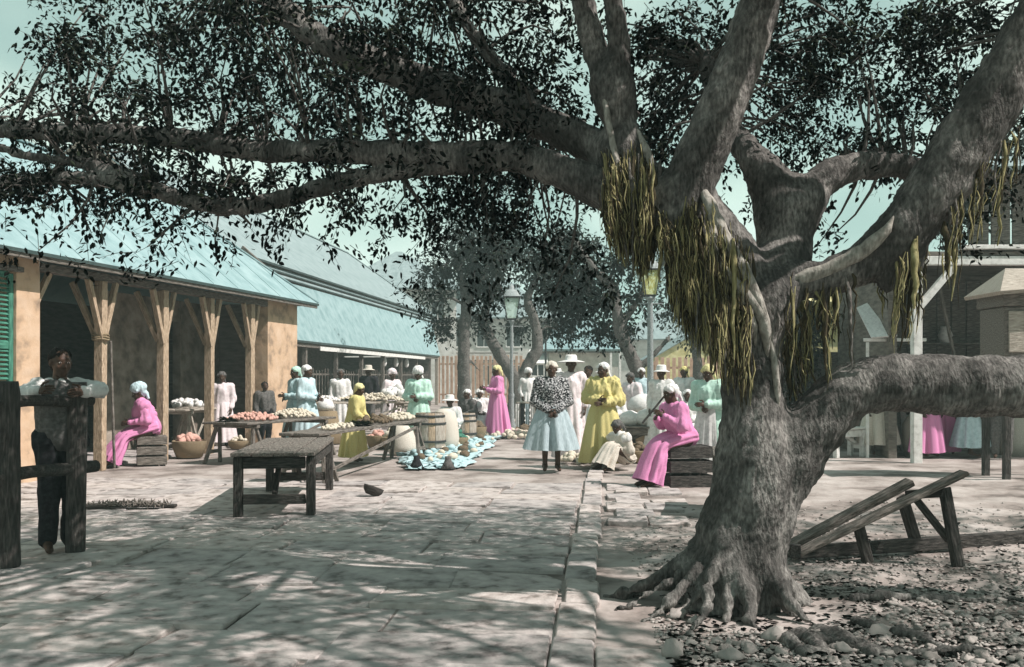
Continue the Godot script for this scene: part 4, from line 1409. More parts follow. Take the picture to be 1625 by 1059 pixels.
# ------------------------------------------------------------------ lamps and barrier
func gas_lamp(label: String, where: Vector3, low: float, top: float, wide: float, r0: float, post_m: Material, glass: Material) -> void:
	var l := thing("gas_lamp", label, "street lamp", where)
	var b := MB.new()
	b.lathe([Vector2(0.0, 0.0), Vector2(r0 * 2.2, 0.0), Vector2(r0 * 2.2, 0.25), Vector2(r0 * 1.5, 0.32), Vector2(r0 * 1.25, 0.9), Vector2(r0 * 1.5, 0.93), Vector2(r0 * 1.5, 0.99), Vector2(r0, 1.05), Vector2(r0 * 0.8, low - 0.12), Vector2(r0 * 1.6, low - 0.08), Vector2(r0 * 1.6, low - 0.03), Vector2(0, low - 0.02)], 12)
	b.smooth()
	part("post", b.mesh(), post_m, l)
	beam("ladder_bar", Vector3(-wide * 0.7, low - 0.18, 0), Vector3(wide * 0.7, low - 0.18, 0), 0.025, 0.025, post_m, l)
	var gh := (top - low) * 0.62
	var head := Node3D.new()
	head.name = "lantern"
	l.add_child(head)
	var w0 := wide * 0.28
	var w1 := wide * 0.5
	for k in 4:
		var a0 := TAU * (k + 0.5) / 4.0
		var a1 := TAU * (k + 1.5) / 4.0
		var p0 := Vector3(cos(a0), 0, sin(a0)) * w0 * 1.41
		var p1 := Vector3(cos(a1), 0, sin(a1)) * w0 * 1.41
		var q0 := Vector3(cos(a0), 0, sin(a0)) * w1 * 1.41
		var q1 := Vector3(cos(a1), 0, sin(a1)) * w1 * 1.41
		b = MB.new()
		b.quad(p0 + Vector3(0, low, 0), p1 + Vector3(0, low, 0), q1 + Vector3(0, low + gh, 0), q0 + Vector3(0, low + gh, 0), (p0 + p1))
		part("pane", b.mesh(), glass, head)
		beam("corner_bar", p0 + Vector3(0, low - 0.02, 0), q0 + Vector3(0, low + gh, 0), 0.022, 0.022, M.iron_dark, head)
		beam("rim_bar", q0 + Vector3(0, low + gh, 0), q1 + Vector3(0, low + gh, 0), 0.03, 0.035, M.iron_dark, head)
		beam("rim_bar", p0 + Vector3(0, low, 0), p1 + Vector3(0, low, 0), 0.025, 0.03, M.iron_dark, head)
	b = MB.new()
	var tt := Transform3D(Basis(Vector3.UP, PI / 4), Vector3(0, low + gh + 0.02, 0))
	var ch := (top - low) * 0.38
	b.lathe([Vector2(w1 * 1.5, 0), Vector2(w1 * 0.8, ch * 0.5), Vector2(w1 * 0.45, ch * 0.55), Vector2(w1 * 0.4, ch * 0.8), Vector2(w1 * 0.15, ch * 0.9), Vector2(0.0, ch)], 4, tt)
	b.smooth()
	part("hood", b.mesh(), post_m, head)


func lamps() -> void:
	gas_lamp("slim gas street lamp in front of the forked tree", on_ground(812, 23.4), 2.86, 3.72, 0.40, 0.045, M.iron_grey, M.lamp_glass)
	gas_lamp("grey gas street lamp with yellow glass in front of the root curtain", on_ground(1032, 21.0), 3.24, 4.15, 0.40, 0.075, M.iron_grey, M.lamp_glass_yellow)
	gas_lamp("small dark street lamp standing before the kiosk", on_ground(866, 41.0), 3.3, 3.9, 0.36, 0.05, M.iron_dark, M.lamp_glass)


func barrier_post(label: String, where: Vector3, high: float, w: float, lean: float) -> Node3D:
	var p := thing("barrier_post", label, "post", where, 0.35)
	var b := MB.new()
	var rings := []
	var r := RandomNumberGenerator.new()
	r.seed = int(high * 1000)
	for i in 15:
		var t := i / 14.0
		var ring := PackedVector3Array()
		for k in 16:
			var a := TAU * k / 16.0 + 0.2
			var sq := pow(pow(absf(cos(a)), 5.0) + pow(absf(sin(a)), 5.0), -0.2)
			var rr := w * 0.5 * sq * (1.0 + 0.05 * bark_noise.get_noise_3d(cos(a) * 2.0, t * 6.0, sin(a) * 2.0) + r.randf_range(-0.02, 0.02))
			if i == 14:
				rr *= 0.88
			ring.append(Vector3(cos(a) * rr + lean * t, t * high + 0.012 * cos(a * 2.0) * t - 0.03, sin(a) * rr))
		rings.append(ring)
	var topring := PackedVector3Array()
	for k in 16:
		topring.append(Vector3(lean, high - 0.02, 0))
	rings.append(topring)
	b.skin(rings)
	b.smooth()
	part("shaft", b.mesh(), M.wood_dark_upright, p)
	return p


func post_barriers() -> void:
	var a := on_ground(12, 7.18)
	var c := on_ground(119, 7.77)
	barrier_post("thick weathered barrier post beside the green shutter wall", a, 1.43, 0.165, 0.0)
	barrier_post("split grey barrier post that the man leans beside", c, 1.42, 0.150, 0.02)
	var dir := (c - a).normalized()
	for q in [[1.25, 0.045, "smooth round upper rail through the barrier posts, under the man's arms"], [0.695, 0.05, "smooth round lower rail through the barrier posts, across the man's shins"]]:
		var b := MB.new()
		var pts := PackedVector3Array()
		var rad := PackedFloat32Array()
		var s := a - dir * 0.9
		var e := c + dir * (0.22 if q[0] < 1.0 else 0.17)
		for k in 12:
			pts.append(s.lerp(e, k / 11.0) + Vector3(0, q[0] + 0.008 * sin(k * 1.1), 0))
			rad.append(q[1] * (1.0 + 0.05 * sin(k * 2.3)))
		b.tube(pts, rad, 10)
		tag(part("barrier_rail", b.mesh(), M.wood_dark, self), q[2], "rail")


# ------------------------------------------------------------------ tables and benches
func table(label: String, a: Vector3, c: Vector3, wide: float, high: float, m: Material, style: String, called := "trestle_table", shelf := false) -> Node3D:
	var dir := (c - a).normalized()
	var l := a.distance_to(c)
	var t := thing(called, label, "table", (a + c) * 0.5, atan2(-dir.z, dir.x))
	var n := maxi(2, int(round(wide / 0.22)))
	var each := wide / n
	for k in n:
		var z := -wide / 2 + each * (k + 0.5)
		var e0 := rng.randf_range(-0.03, 0.02)
		var e1 := rng.randf_range(-0.02, 0.03)
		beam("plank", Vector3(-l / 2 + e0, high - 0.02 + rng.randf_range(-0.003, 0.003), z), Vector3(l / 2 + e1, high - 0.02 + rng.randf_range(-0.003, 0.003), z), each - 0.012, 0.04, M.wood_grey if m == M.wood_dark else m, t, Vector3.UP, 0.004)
	var low := high - 0.045
	if style == "square":
		for sx in [-1, 1]:
			for sz in [-1, 1]:
				var p := Vector3(sx * (l / 2 - 0.1), 0, sz * (wide / 2 - 0.06))
				beam("leg", p + Vector3(0, -0.02, 0), p + Vector3(0, low, 0), 0.09, 0.09, m, t, Vector3.BACK, 0.006)
		for sz in [-1, 1]:
			beam("apron", Vector3(-l / 2 + 0.15, low - 0.065, sz * (wide / 2 - 0.05)), Vector3(l / 2 - 0.15, low - 0.065, sz * (wide / 2 - 0.05)), 0.03, 0.12, m, t)
		for sx in [-1, 1]:
			beam("apron", Vector3(sx * (l / 2 - 0.1), low - 0.065, -wide / 2 + 0.11), Vector3(sx * (l / 2 - 0.1), low - 0.065, wide / 2 - 0.11), 0.03, 0.12, m, t)
			beam("stretcher", Vector3(sx * (l / 2 - 0.1), 0.17, -wide / 2 + 0.11), Vector3(sx * (l / 2 - 0.1), 0.17, wide / 2 - 0.11), 0.05, 0.10, m, t)
			beam("brace", Vector3(sx * (l / 2 - 0.12), 0.22, 0), Vector3(sx * (l / 2 - 0.6), low - 0.02, 0), 0.05, 0.06, m, t)
		if shelf:
			for k in 3:
				var z := -wide / 2 + 0.17 + k * (wide - 0.34) / 2.0
				beam("shelf_board", Vector3(-l / 2 + 0.16, 0.245, z), Vector3(l / 2 - 0.16, 0.245, z), (wide - 0.2) / 3.0, 0.03, m, t)
			beam("end_board", Vector3(-l / 2 + 0.14, 0.34, -wide / 2 + 0.11), Vector3(-l / 2 + 0.14, 0.34, wide / 2 - 0.11), 0.025, 0.2, m, t)
	else:
		var count := maxi(2, int(l / 1.6))
		for k in count:
			var x := -l / 2 + 0.3 + (l - 0.6) * k / (count - 1)
			for sz in [-1, 1]:
				for sx in [-1, 1]:
					beam("leg", Vector3(x + sx * 0.2, -0.02, sz * (wide / 2 + 0.02)), Vector3(x + sx * 0.03, low - 0.04, sz * (wide / 2 - 0.1)), 0.055, 0.055, m, t, Vector3.BACK, 0.005)
				beam("cross_bar", Vector3(x - 0.15, 0.18, sz * wide / 2), Vector3(x + 0.15, 0.18, sz * wide / 2), 0.03, 0.06, m, t)
			beam("trestle_head", Vector3(x, low - 0.03, -wide / 2 + 0.02), Vector3(x, low - 0.03, wide / 2 - 0.02), 0.09, 0.06, m, t)
			if k < count - 1:
				var x2 := -l / 2 + 0.3 + (l - 0.6) * (k + 1) / (count - 1)
				beam("brace", Vector3(x + 0.1, 0.15, wide / 2 - 0.03), Vector3(x2 - 0.1, low - 0.08, wide / 2 - 0.08), 0.03, 0.05, m, t)
	return t


func tables() -> void:
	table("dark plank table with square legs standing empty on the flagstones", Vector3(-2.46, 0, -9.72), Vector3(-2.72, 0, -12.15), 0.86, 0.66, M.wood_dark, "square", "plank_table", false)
	table("long grey trestle table behind the empty plank table, child leaning over it", Vector3(-2.86, 0, -12.7), Vector3(-1.82, 0, -17.0), 0.62, 0.68, M.wood_grey, "trestle")
	table("broad trestle table heaped with rosy produce before the arcade", Vector3(-4.72, 0, -15.5), Vector3(-3.72, 0, -17.9), 0.95, 0.69, M.wood_grey, "trestle")
	table("pale trestle table inside the arcade behind the seated woman in pink", on_ground(268, 17.9), on_ground(322, 19.3), 0.7, 0.82, M.wood_pale, "trestle")
	table("long goods table loaded with trays along the market hall", on_ground(500, 21.5), on_ground(655, 22.5), 0.8, 0.86, M.wood_pale, "trestle")
	table("low goods table with white bundles behind the woman in yellow", on_ground(990, 18.3), on_ground(1062, 18.0), 0.8, 0.5, M.wood_grey, "square", "goods_table")
	table("cloth hung vendor's table under the forked tree", on_ground(818, 24.6), on_ground(856, 24.6), 0.7, 0.78, M.wood_pale, "square", "goods_table")
	table("white legged bench in the sun below the big low limb", on_ground(1312, 17.0), on_ground(1366, 17.4), 0.4, 0.52, M.white_paint, "square", "market_bench")
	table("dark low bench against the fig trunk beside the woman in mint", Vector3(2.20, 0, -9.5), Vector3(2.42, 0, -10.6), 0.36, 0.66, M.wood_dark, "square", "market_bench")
	# seats
	var bx := thing("wooden_crate", "dark wooden crate that the woman in pink with the stick sits on", "crate", Vector3(2.32, 0, -12.55), 0.2)
	crate_sides(bx, 0.62, 0.42, 0.5, M.wood_dark)
	var b2 := thing("wooden_crate", "grey wooden crate under the seated woman in pink by the arcade post", "crate", Vector3(-5.93, 0, -15.55), 0.4)
	crate_sides(b2, 0.46, 0.42, 0.45, M.wood_grey)
	broken_bench()


func crate_sides(t: Node3D, w: float, d: float, h: float, m: Material) -> void:
	for k in 3:
		var y := 0.07 + k * (h - 0.12) / 2.0
		for s in [-1, 1]:
			beam("slat", Vector3(-w / 2, y, s * d / 2), Vector3(w / 2, y, s * d / 2), 0.02, (h - 0.06) / 3.0, m, t)
			beam("slat", Vector3(s * (w / 2 - 0.012), y, -d / 2 + 0.015), Vector3(s * (w / 2 - 0.012), y, d / 2 - 0.015), 0.02, (h - 0.06) / 3.0, m, t)
	for k in 3:
		var x := -w / 2 + w * (k + 0.5) / 3.0
		beam("lid_board", Vector3(x, h, -d / 2 - 0.01), Vector3(x, h, d / 2 + 0.01), w / 3.0 - 0.01, 0.025, m, t)


func broken_bench() -> void:
	var t := thing("broken_bench", "collapsed plank bench with one end fallen to the ground beside the fig trunk", "bench", Vector3(2.8, 0, -7.45))
	var o := t.position
	var f := func(px, py, d): return spot(px, py, d) - o
	beam("plank", f.call(1256, 884, 7.3), f.call(1532, 750, 7.3), 0.12, 0.04, M.wood_grey, t, Vector3(-0.4, 0.9, 0.1), 0.006)
	beam("plank", f.call(1254, 866, 7.62), f.call(1446, 764, 7.62), 0.12, 0.045, M.wood_grey, t, Vector3(-0.4, 0.9, 0.1), 0.006)
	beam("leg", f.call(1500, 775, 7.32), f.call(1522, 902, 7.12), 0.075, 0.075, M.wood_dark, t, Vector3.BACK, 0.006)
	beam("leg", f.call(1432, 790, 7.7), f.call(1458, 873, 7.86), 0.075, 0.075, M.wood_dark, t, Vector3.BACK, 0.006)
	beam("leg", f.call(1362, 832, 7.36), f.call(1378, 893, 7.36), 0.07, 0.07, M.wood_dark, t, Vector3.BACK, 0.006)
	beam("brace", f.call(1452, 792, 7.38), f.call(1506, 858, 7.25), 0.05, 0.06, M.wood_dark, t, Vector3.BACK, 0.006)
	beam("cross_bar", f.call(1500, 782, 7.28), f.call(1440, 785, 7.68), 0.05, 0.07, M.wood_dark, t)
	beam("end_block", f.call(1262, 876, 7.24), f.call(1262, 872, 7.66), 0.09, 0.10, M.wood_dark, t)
	var q := thing("fallen_beam", "long dark beam lying on the ground under the collapsed bench", "beam", Vector3(3.3, 0, -7.8))
	beam("beam", Vector3(2.2, 0.055, -7.46) - q.position, Vector3(4.75, 0.055, -8.28) - q.position, 0.11, 0.10, M.wood_dark, q, Vector3.UP, 0.008)


# ------------------------------------------------------------------ goods
func heap(called: String, label: String, category: String, where: Vector3, rx: float, rz: float, high: float, count: int, size: float, m: Material, seed: int, long := 1.3) -> void:
	var r := RandomNumberGenerator.new()
	r.seed = seed
	var b := MB.new()
	for k in count:
		var a := r.randf() * TAU
		var q := sqrt(r.randf())
		var s := size * r.randf_range(0.75, 1.25)
		var p := Vector3(cos(a) * rx * q, (1.0 - q * q) * high * r.randf_range(0.55, 1.0) + s * 0.45, sin(a) * rz * q)
		var bs := Basis(Vector3(r.randfn(0, 1), r.randfn(0, 1), r.randfn(0, 1)).normalized(), r.randf() * TAU)
		b.ball(p, Vector3(s * 0.5 * long, s * 0.5, s * 0.5), 8, 5, bs)
	b.smooth()
	var o := part(called, b.mesh(), m, self)
	o.position = where
	tag(o, label, category, "", "stuff")


func lathe_thing(called: String, label: String, category: String, where: Vector3, prof: Array, m: Material, lean := 0.0, squash := 1.0, group := "") -> MeshInstance3D:
	var b := MB.new()
	b.lathe(prof, 18, Transform3D(Basis.from_scale(Vector3(1, 1, squash)), Vector3.ZERO))
	for i in b.v.size():
		var p := b.v[i]
		b.v[i] += Vector3(p.x, 0, p.z) * 0.06 * bark_noise.get_noise_3d(p.x * 5.0 + where.x, p.y * 5.0, p.z * 5.0 + where.z)
	b.smooth()
	var o := part(called, b.mesh(), m, self)
	o.transform = Transform3D(Basis(Vector3(0.3, 0, 1).normalized(), lean), where)
	tag(o, label, category, group)
	return o


func barrel(label: String, where: Vector3, high: float, rad: float) -> void:
	var t := thing("barrel", label, "barrel", where)
	for k in 14:
		var a := TAU * k / 14.0
		var b := MB.new()
		var rings := []
		for i in 7:
			var y := high * i / 6.0
			var rr := rad * (0.86 + 0.14 * sin(PI * i / 6.0))
			var ring := PackedVector3Array()
			for q in [[-0.5, 0.0], [0.5, 0.0], [0.5, -0.03], [-0.5, -0.03]]:
				var w := TAU / 14.0 * 0.95 * q[0] as float
				var r2 := rr + q[1] as float + 0.004 * (k % 3)
				ring.append(Vector3(cos(a + w) * r2, y, sin(a + w) * r2))
			rings.append(ring)
		b.skin(rings)
		b.smooth()
		part("stave", b.mesh(), M.wood_pale_upright if k % 3 else M.wood_tan_upright, t)
	for y in [0.08, 0.27, 0.73, 0.92]:
		var b := MB.new()
		var rr := rad * (0.86 + 0.14 * sin(PI * y)) + 0.018
		b.lathe([Vector2(rr - 0.02, high * y - 0.02), Vector2(rr, high * y - 0.02), Vector2(rr, high * y + 0.02), Vector2(rr - 0.02, high * y + 0.02)], 24)
		b.smooth()
		part("hoop", b.mesh(), M.iron_dark, t)
	var b := MB.new()
	b.lathe([Vector2(0, high - 0.05), Vector2(rad * 0.84, high - 0.05)], 16)
	b.smooth()
	part("head", b.mesh(), M.wood_grey, t)


func goods() -> void:
	barrel("large pale barrel with dark hoops behind the aqua ground cloth", on_ground(682, 18.2), 0.74, 0.31)
	barrel("smaller barrel between the white sack and the slender tree", on_ground(738, 21.2), 0.62, 0.26)
	var sack := [Vector2(0.0, 0.0), Vector2(0.24, 0.0), Vector2(0.28, 0.2), Vector2(0.27, 0.5), Vector2(0.22, 0.72), Vector2(0.1, 0.8), Vector2(0.0, 0.8)]
	lathe_thing("sack", "full upright white sack behind the large barrel", "sack", on_ground(707, 18.8), sack, M.sack, 0.04)
	lathe_thing("sack", "pale slumped sack under the end of the long trestle table", "sack", on_ground(640, 17.6), [Vector2(0.0, 0.0), Vector2(0.25, 0.0), Vector2(0.28, 0.15), Vector2(0.22, 0.4), Vector2(0.12, 0.55), Vector2(0.0, 0.57)], M.sack, 0.1)
	lathe_thing("dark_bowl", "dark round bowl lying tipped on the flagstones", "bowl", ground_spot(589, 789) + Vector3(0, 0.02, 0), [Vector2(0.0, 0.0), Vector2(0.075, 0.005), Vector2(0.115, 0.05), Vector2(0.125, 0.105), Vector2(0.11, 0.10), Vector2(0.095, 0.05), Vector2(0.0, 0.02)], M.wood_dark, -0.35)
	# cloth on the ground with wares on it
	var b := MB.new()
	var c0 := ground_spot(640, 745)
	var c1 := ground_spot(735, 742)
	var c2 := ground_spot(800, 692)
	var c3 := ground_spot(640, 712)
	var wide := 40
	for j in 33:
		for i in wide + 1:
			var u := float(i) / wide
			var w := j / 32.0
			var p := c0.lerp(c1, u).lerp(c3.lerp(c2, u), w)
			p += Vector3(bark_noise.get_noise_2d(u * 6.0, w * 9.0 + 3.0), 0, bark_noise.get_noise_2d(u * 7.0 + 20.0, w * 8.0)) * 0.3
			p.y = 0.035 + 0.05 * (0.5 + bark_noise.get_noise_2d(p.x * 3.0, p.z * 3.0)) + 0.02 * bark_noise.get_noise_2d(p.x * 9.0, p.z * 9.0)
			if i == 0 or j == 0 or i == wide or j == 32:
				p.y = 0.012
			b.put(p, Vector3.UP)
	for j in 32:
		for i in wide:
			var a := j * (wide + 1) + i
			b.ix.append_array([a, a + wide + 1, a + 1, a + 1, a + wide + 1, a + wide + 2])
	b.smooth()
	tag(part("ground_cloth", b.mesh(), M.aqua_cloth, self), "rumpled aqua cloth spread on the ground with wares laid out on it", "cloth")
	var r := RandomNumberGenerator.new()
	r.seed = 9
	for k in 54:
		var u := r.randf_range(0.08, 0.95)
		var w := r.randf_range(0.12, 0.95)
		var p := c0.lerp(c1, u).lerp(c3.lerp(c2, u), w)
		var mb := MB.new()
		var s := r.randf_range(0.03, 0.07)
		mb.ball(Vector3(0, s * 0.8, 0), Vector3(s * 1.5, s, s * 1.1), 10, 6, Basis(Vector3.UP, r.randf() * TAU))
		mb.smooth()
		var dark := k % 3 == 0
		var o := part("yam", mb.mesh(), M.produce_brown if dark else M.aqua_cloth if k % 3 == 1 else M.produce_pale, self)
		o.position = p + Vector3(0, 0.045, 0)
		tag(o, ["dark brown yam lying on the aqua ground cloth", "small aqua cloth bundle on the aqua ground cloth", "pale root lying on the aqua ground cloth"][k % 3], ["yam", "bundle", "root"][k % 3], "wares laid out on the aqua cloth")
	for q in [[661, 744, 0.13, 0.2, "dark cone shaped pot standing at the edge of the aqua cloth"], [711, 744, 0.12, 0.19, "grey cone shaped pot standing at the edge of the aqua cloth"]]:
		lathe_thing("cone_pot", q[4], "pot", ground_spot(q[0], q[1]), [Vector2(0.0, 0.0), Vector2(q[2], 0.0), Vector2(q[2] * 0.6, q[3] * 0.45), Vector2(0.045, q[3] * 0.8), Vector2(0.055, q[3]), Vector2(0.0, q[3] * 1.04)], M.dark_cloth if q[0] < 700 else M.grey_cloth)
	# on the tables
	heap("produce_heap", "heap of rosy produce on the broad trestle table", "produce", Vector3(-4.45, 0.70, -16.2), 0.42, 0.55, 0.10, 220, 0.05, M.produce_rose, 1)
	heap("produce_heap", "heap of pale produce at the far end of the broad trestle table", "produce", Vector3(-4.0, 0.70, -17.3), 0.4, 0.5, 0.13, 240, 0.05, M.produce_pale, 2)
	heap("produce_heap", "long heap of pale produce on the goods table along the market hall", "produce", on_ground(590, 22.0) + Vector3(0, 0.87, 0), 0.8, 0.3, 0.16, 260, 0.055, M.produce_pale, 3)
	heap("produce_heap", "small heap of brown produce next to the child on the long trestle table", "produce", Vector3(-2.22, 0.69, -15.4), 0.26, 0.5, 0.08, 60, 0.07, M.produce_brown, 4)
	heap("produce_heap", "heap of pale produce at the barrel end of the long trestle table", "produce", Vector3(-1.95, 0.69, -16.5), 0.26, 0.5, 0.10, 150, 0.05, M.produce_pale, 5)
	heap("produce_heap", "scattered pale produce on the ground at the foot of the slim lamp", "produce", on_ground(808, 22.4), 0.6, 0.8, 0.12, 60, 0.11, M.produce_pale, 6)
	heap("produce_heap", "dark scattered goods on the ground under the forked tree", "produce", on_ground(842, 23.6), 0.45, 0.5, 0.14, 40, 0.13, M.produce_brown, 7)
	heap("produce_heap", "speckled goods on the ground behind the woman in yellow", "produce", on_ground(918, 15.8), 0.3, 0.5, 0.12, 40, 0.1, M.produce_pale, 8)
	heap("produce_heap", "row of dark bottles and goods on the arcade table", "produce", on_ground(296, 18.6) + Vector3(0, 0.83, 0), 0.35, 0.3, 0.15, 30, 0.09, M.white_cloth, 10)
	for q in [[497, 638, 21.8, "flat pale tray at the hall end of the goods table", 0.24], [612, 634, 22.4, "wide white tray with upturned rim on the goods table", 0.4], [640, 642, 22.3, "second wide white tray beside the turbaned woman", 0.34]]:
		lathe_thing("tray", q[3], "tray", spot(q[0], q[1], q[2]) * Vector3(1, 0, 1) + Vector3(0, 0.885, 0), [Vector2(0.0, 0.0), Vector2(q[4] * 0.85, 0.0), Vector2(q[4], 0.07), Vector2(q[4] * 0.95, 0.075), Vector2(q[4] * 0.8, 0.02), Vector2(0.0, 0.02)], M.white_cloth)
	heap("produce_heap", "white loaves piled up in the wide white tray", "produce", on_ground(628, 22.3) + Vector3(0, 0.93, 0), 0.3, 0.25, 0.2, 26, 0.15, M.white_cloth, 11)
	for q in [[516, 20.4, 0.2, "round white bundle beside the two women in light blue"], [1000, 18.2, 0.22, "white cloth bundle on the low goods table"], [1030, 18.1, 0.26, "larger white cloth bundle on the low goods table"], [1020, 20.6, 0.34, "striped grey bundle behind the low goods table"]]:
		var y := 0.5 if q[1] < 19.0 else (0.62 if q[0] > 900 else 0.70)
		lathe_thing("cloth_bundle", q[3], "bundle", on_ground(q[0], q[1]) + Vector3(0, y, 0), [Vector2(0.0, 0.0), Vector2(q[2] * 0.8, 0.01), Vector2(q[2], q[2] * 0.5), Vector2(q[2] * 0.75, q[2] * 1.05), Vector2(q[2] * 0.2, q[2] * 1.3), Vector2(0.0, q[2] * 1.28)], M.white_cloth, 0.0, 0.9)
	lathe_thing("basket", "round wicker basket on the ground under the raised grey bundle", "basket", on_ground(1020, 20.6), [Vector2(0.0, 0.0), Vector2(0.28, 0.0), Vector2(0.36, 0.3), Vector2(0.4, 0.61), Vector2(0.37, 0.62), Vector2(0.3, 0.55), Vector2(0.0, 0.55)], M.wicker)
	lathe_thing("basket", "upturned wicker basket carrying the round white bundle", "basket", on_ground(516, 20.4), [Vector2(0.0, 0.7), Vector2(0.26, 0.69), Vector2(0.32, 0.35), Vector2(0.36, 0.0), Vector2(0.0, 0.0)], M.wicker)
	heap("produce_heap", "thin scatter of small pale goods along the middle of the long trestle table", "produce", Vector3(-2.55, 0.69, -13.95), 0.2, 0.75, 0.02, 70, 0.045, M.produce_pale, 21)
	heap("produce_heap", "low spread of white goods on the goods table nearest the hall posts", "produce", on_ground(515, 21.6) + Vector3(0, 0.87, 0), 0.35, 0.25, 0.1, 120, 0.05, M.white_cloth, 22)
	# baskets of mixed produce among the stalls
	var fill := [M.produce_brown, M.produce_rose, M.produce_pale, M.yellow_cloth, M.green_paint]
	var named := ["brown roots", "rosy fruit", "pale roots", "yellow fruit", "green fruit"]
	var spots := [[560, 18.6, "beside the child's table"], [600, 19.2, "between the long table and the goods table"], [628, 18.9, "near the slumped sack"], [652, 21.2, "behind the turbaned woman"], [724, 19.4, "next to the white sack"], [752, 21.6, "beside the smaller barrel"], [770, 22.9, "at the feet of the woman in pink"], [796, 23.8, "behind the slim gas lamp"], [930, 17.0, "at the hem of the rosy white dress"], [978, 16.6, "behind the sitter in the white shawl"], [1012, 16.0, "before the low goods table"], [300, 16.9, "on the ground under the arcade table"], [378, 18.9, "behind the broad trestle table"]]
	for k in spots.size():
		var w: float = 0.2 + 0.05 * (k % 3)
		var at := on_ground(spots[k][0], spots[k][1])
		var hh := w * (0.75 + 0.2 * (k % 2))
		lathe_thing("basket", "wicker basket of %s %s" % [named[k % 5], spots[k][2]], "basket", at, [Vector2(0.0, 0.0), Vector2(w * 0.75, 0.0), Vector2(w * 0.95, hh * 0.6), Vector2(w, hh), Vector2(w * 0.94, hh + 0.015), Vector2(w * 0.85, hh * 0.7), Vector2(0.0, hh * 0.65)], M.wicker)
		heap("basket_filling", "%s heaped in the basket %s" % [named[k % 5], spots[k][2]], "produce", at + Vector3(0, hh * 0.68, 0), w * 0.75, w * 0.75, w * 0.55, 26, 0.07 + 0.02 * (k % 3), fill[k % 5], 40 + k, 1.1 + 0.3 * (k % 3))
	# greens lying on the tables
	for k in 6:
		var gb := MB.new()
		for q in 60:
			gb.tint = [Color(0.05, 0.09, 0.03), Color(0.08, 0.13, 0.05), Color(0.11, 0.15, 0.07)][q % 3]
			var a := q * 2.4
			leaf(gb, Vector3(cos(a), 0.1 + 0.25 * (q % 5) / 5.0, sin(a)) * 0.07, Vector3(cos(a), 0.5 - 0.12 * (q % 6), sin(a)).normalized(), Vector3.UP, 0.16, 0.07)
		var gs: Array = [[Vector3(-4.72, 0.70, -15.75), "at the near end of the broad trestle table"], [Vector3(-4.25, 0.70, -16.7), "between the heaps on the broad trestle table"], [Vector3(-2.35, 0.69, -14.6), "on the long trestle table near the child"], [on_ground(555, 21.9) + Vector3(0, 0.87, 0), "on the goods table beside the trays"], [on_ground(655, 22.3) + Vector3(0, 0.87, 0), "at the barrel end of the goods table"], [on_ground(1046, 18.0) + Vector3(0, 0.5, 0), "on the low goods table"]][k]
		var go := part("greens", gb.mesh(true), M.leaf, self)
		go.position = gs[0]
		tag(go, "bunch of leafy greens " + gs[1], "greens")
	# hanging cloths at the vendor's table
	for k in 5:
		var mb := MB.new()
		var rings := []
		for j in 6:
			var ring := PackedVector3Array()
			for i in 7:
				ring.append(Vector3((i - 3) * 0.017, -0.12 * j, 0.02 * sin(i * 1.9 + k) * (0.4 + 0.15 * j)))
			rings.append(ring)
		mb.skin(rings, false)
		mb.smooth()
		var o := part("hanging_cloth", mb.mesh(), [M.white_cloth, M.dark_cloth, M.grey_blue_cloth][k % 3], self)
		o.position = on_ground(821 + k * 8, 24.2) + Vector3(0, 0.74, 0)
		tag(o, ["white strip of cloth hung from the vendor's table edge", "black strip of cloth hung from the vendor's table edge", "grey-blue strip of cloth hung from the vendor's table edge"][k % 3], "cloth", "cloth strips hung from the vendor's table")
	# plank with straw on the ground by the barrier
	var q := thing("loose_plank", "thin dark plank lying on the ground behind the barrier posts", "plank", ground_spot(205, 806))
	beam("plank", Vector3(-0.5, 0.02, 0.02), Vector3(0.5, 0.02, -0.03), 0.13, 0.03, M.wood_dark, q, Vector3.UP, 0.008)
	heap("straw", "heap of dry straw and trash on the loose plank", "straw", ground_spot(205, 806) + Vector3(0, 0.03, 0), 0.48, 0.08, 0.03, 160, 0.014, M.wood_grey, 12, 8.0)


# ------------------------------------------------------------------ ground litter around the fig tree
func stone_mesh(seed: int) -> ArrayMesh:
	var b := MB.new()
	b.ball(Vector3.ZERO, Vector3(1, 1, 1), 9, 6)
	for i in b.v.size():
		var p := b.v[i]
		b.v[i] = p * (1.0 + 0.7 * bark_noise.get_noise_3d(p.x * 0.9 + seed * 13.0, p.y * 0.9, p.z * 0.9) + 0.5 * bark_noise.get_noise_3d(p.x * 2.1 + seed * 5.0, p.y * 2.1 + 4.0, p.z * 2.1))
	b.smooth()
	return b.mesh()


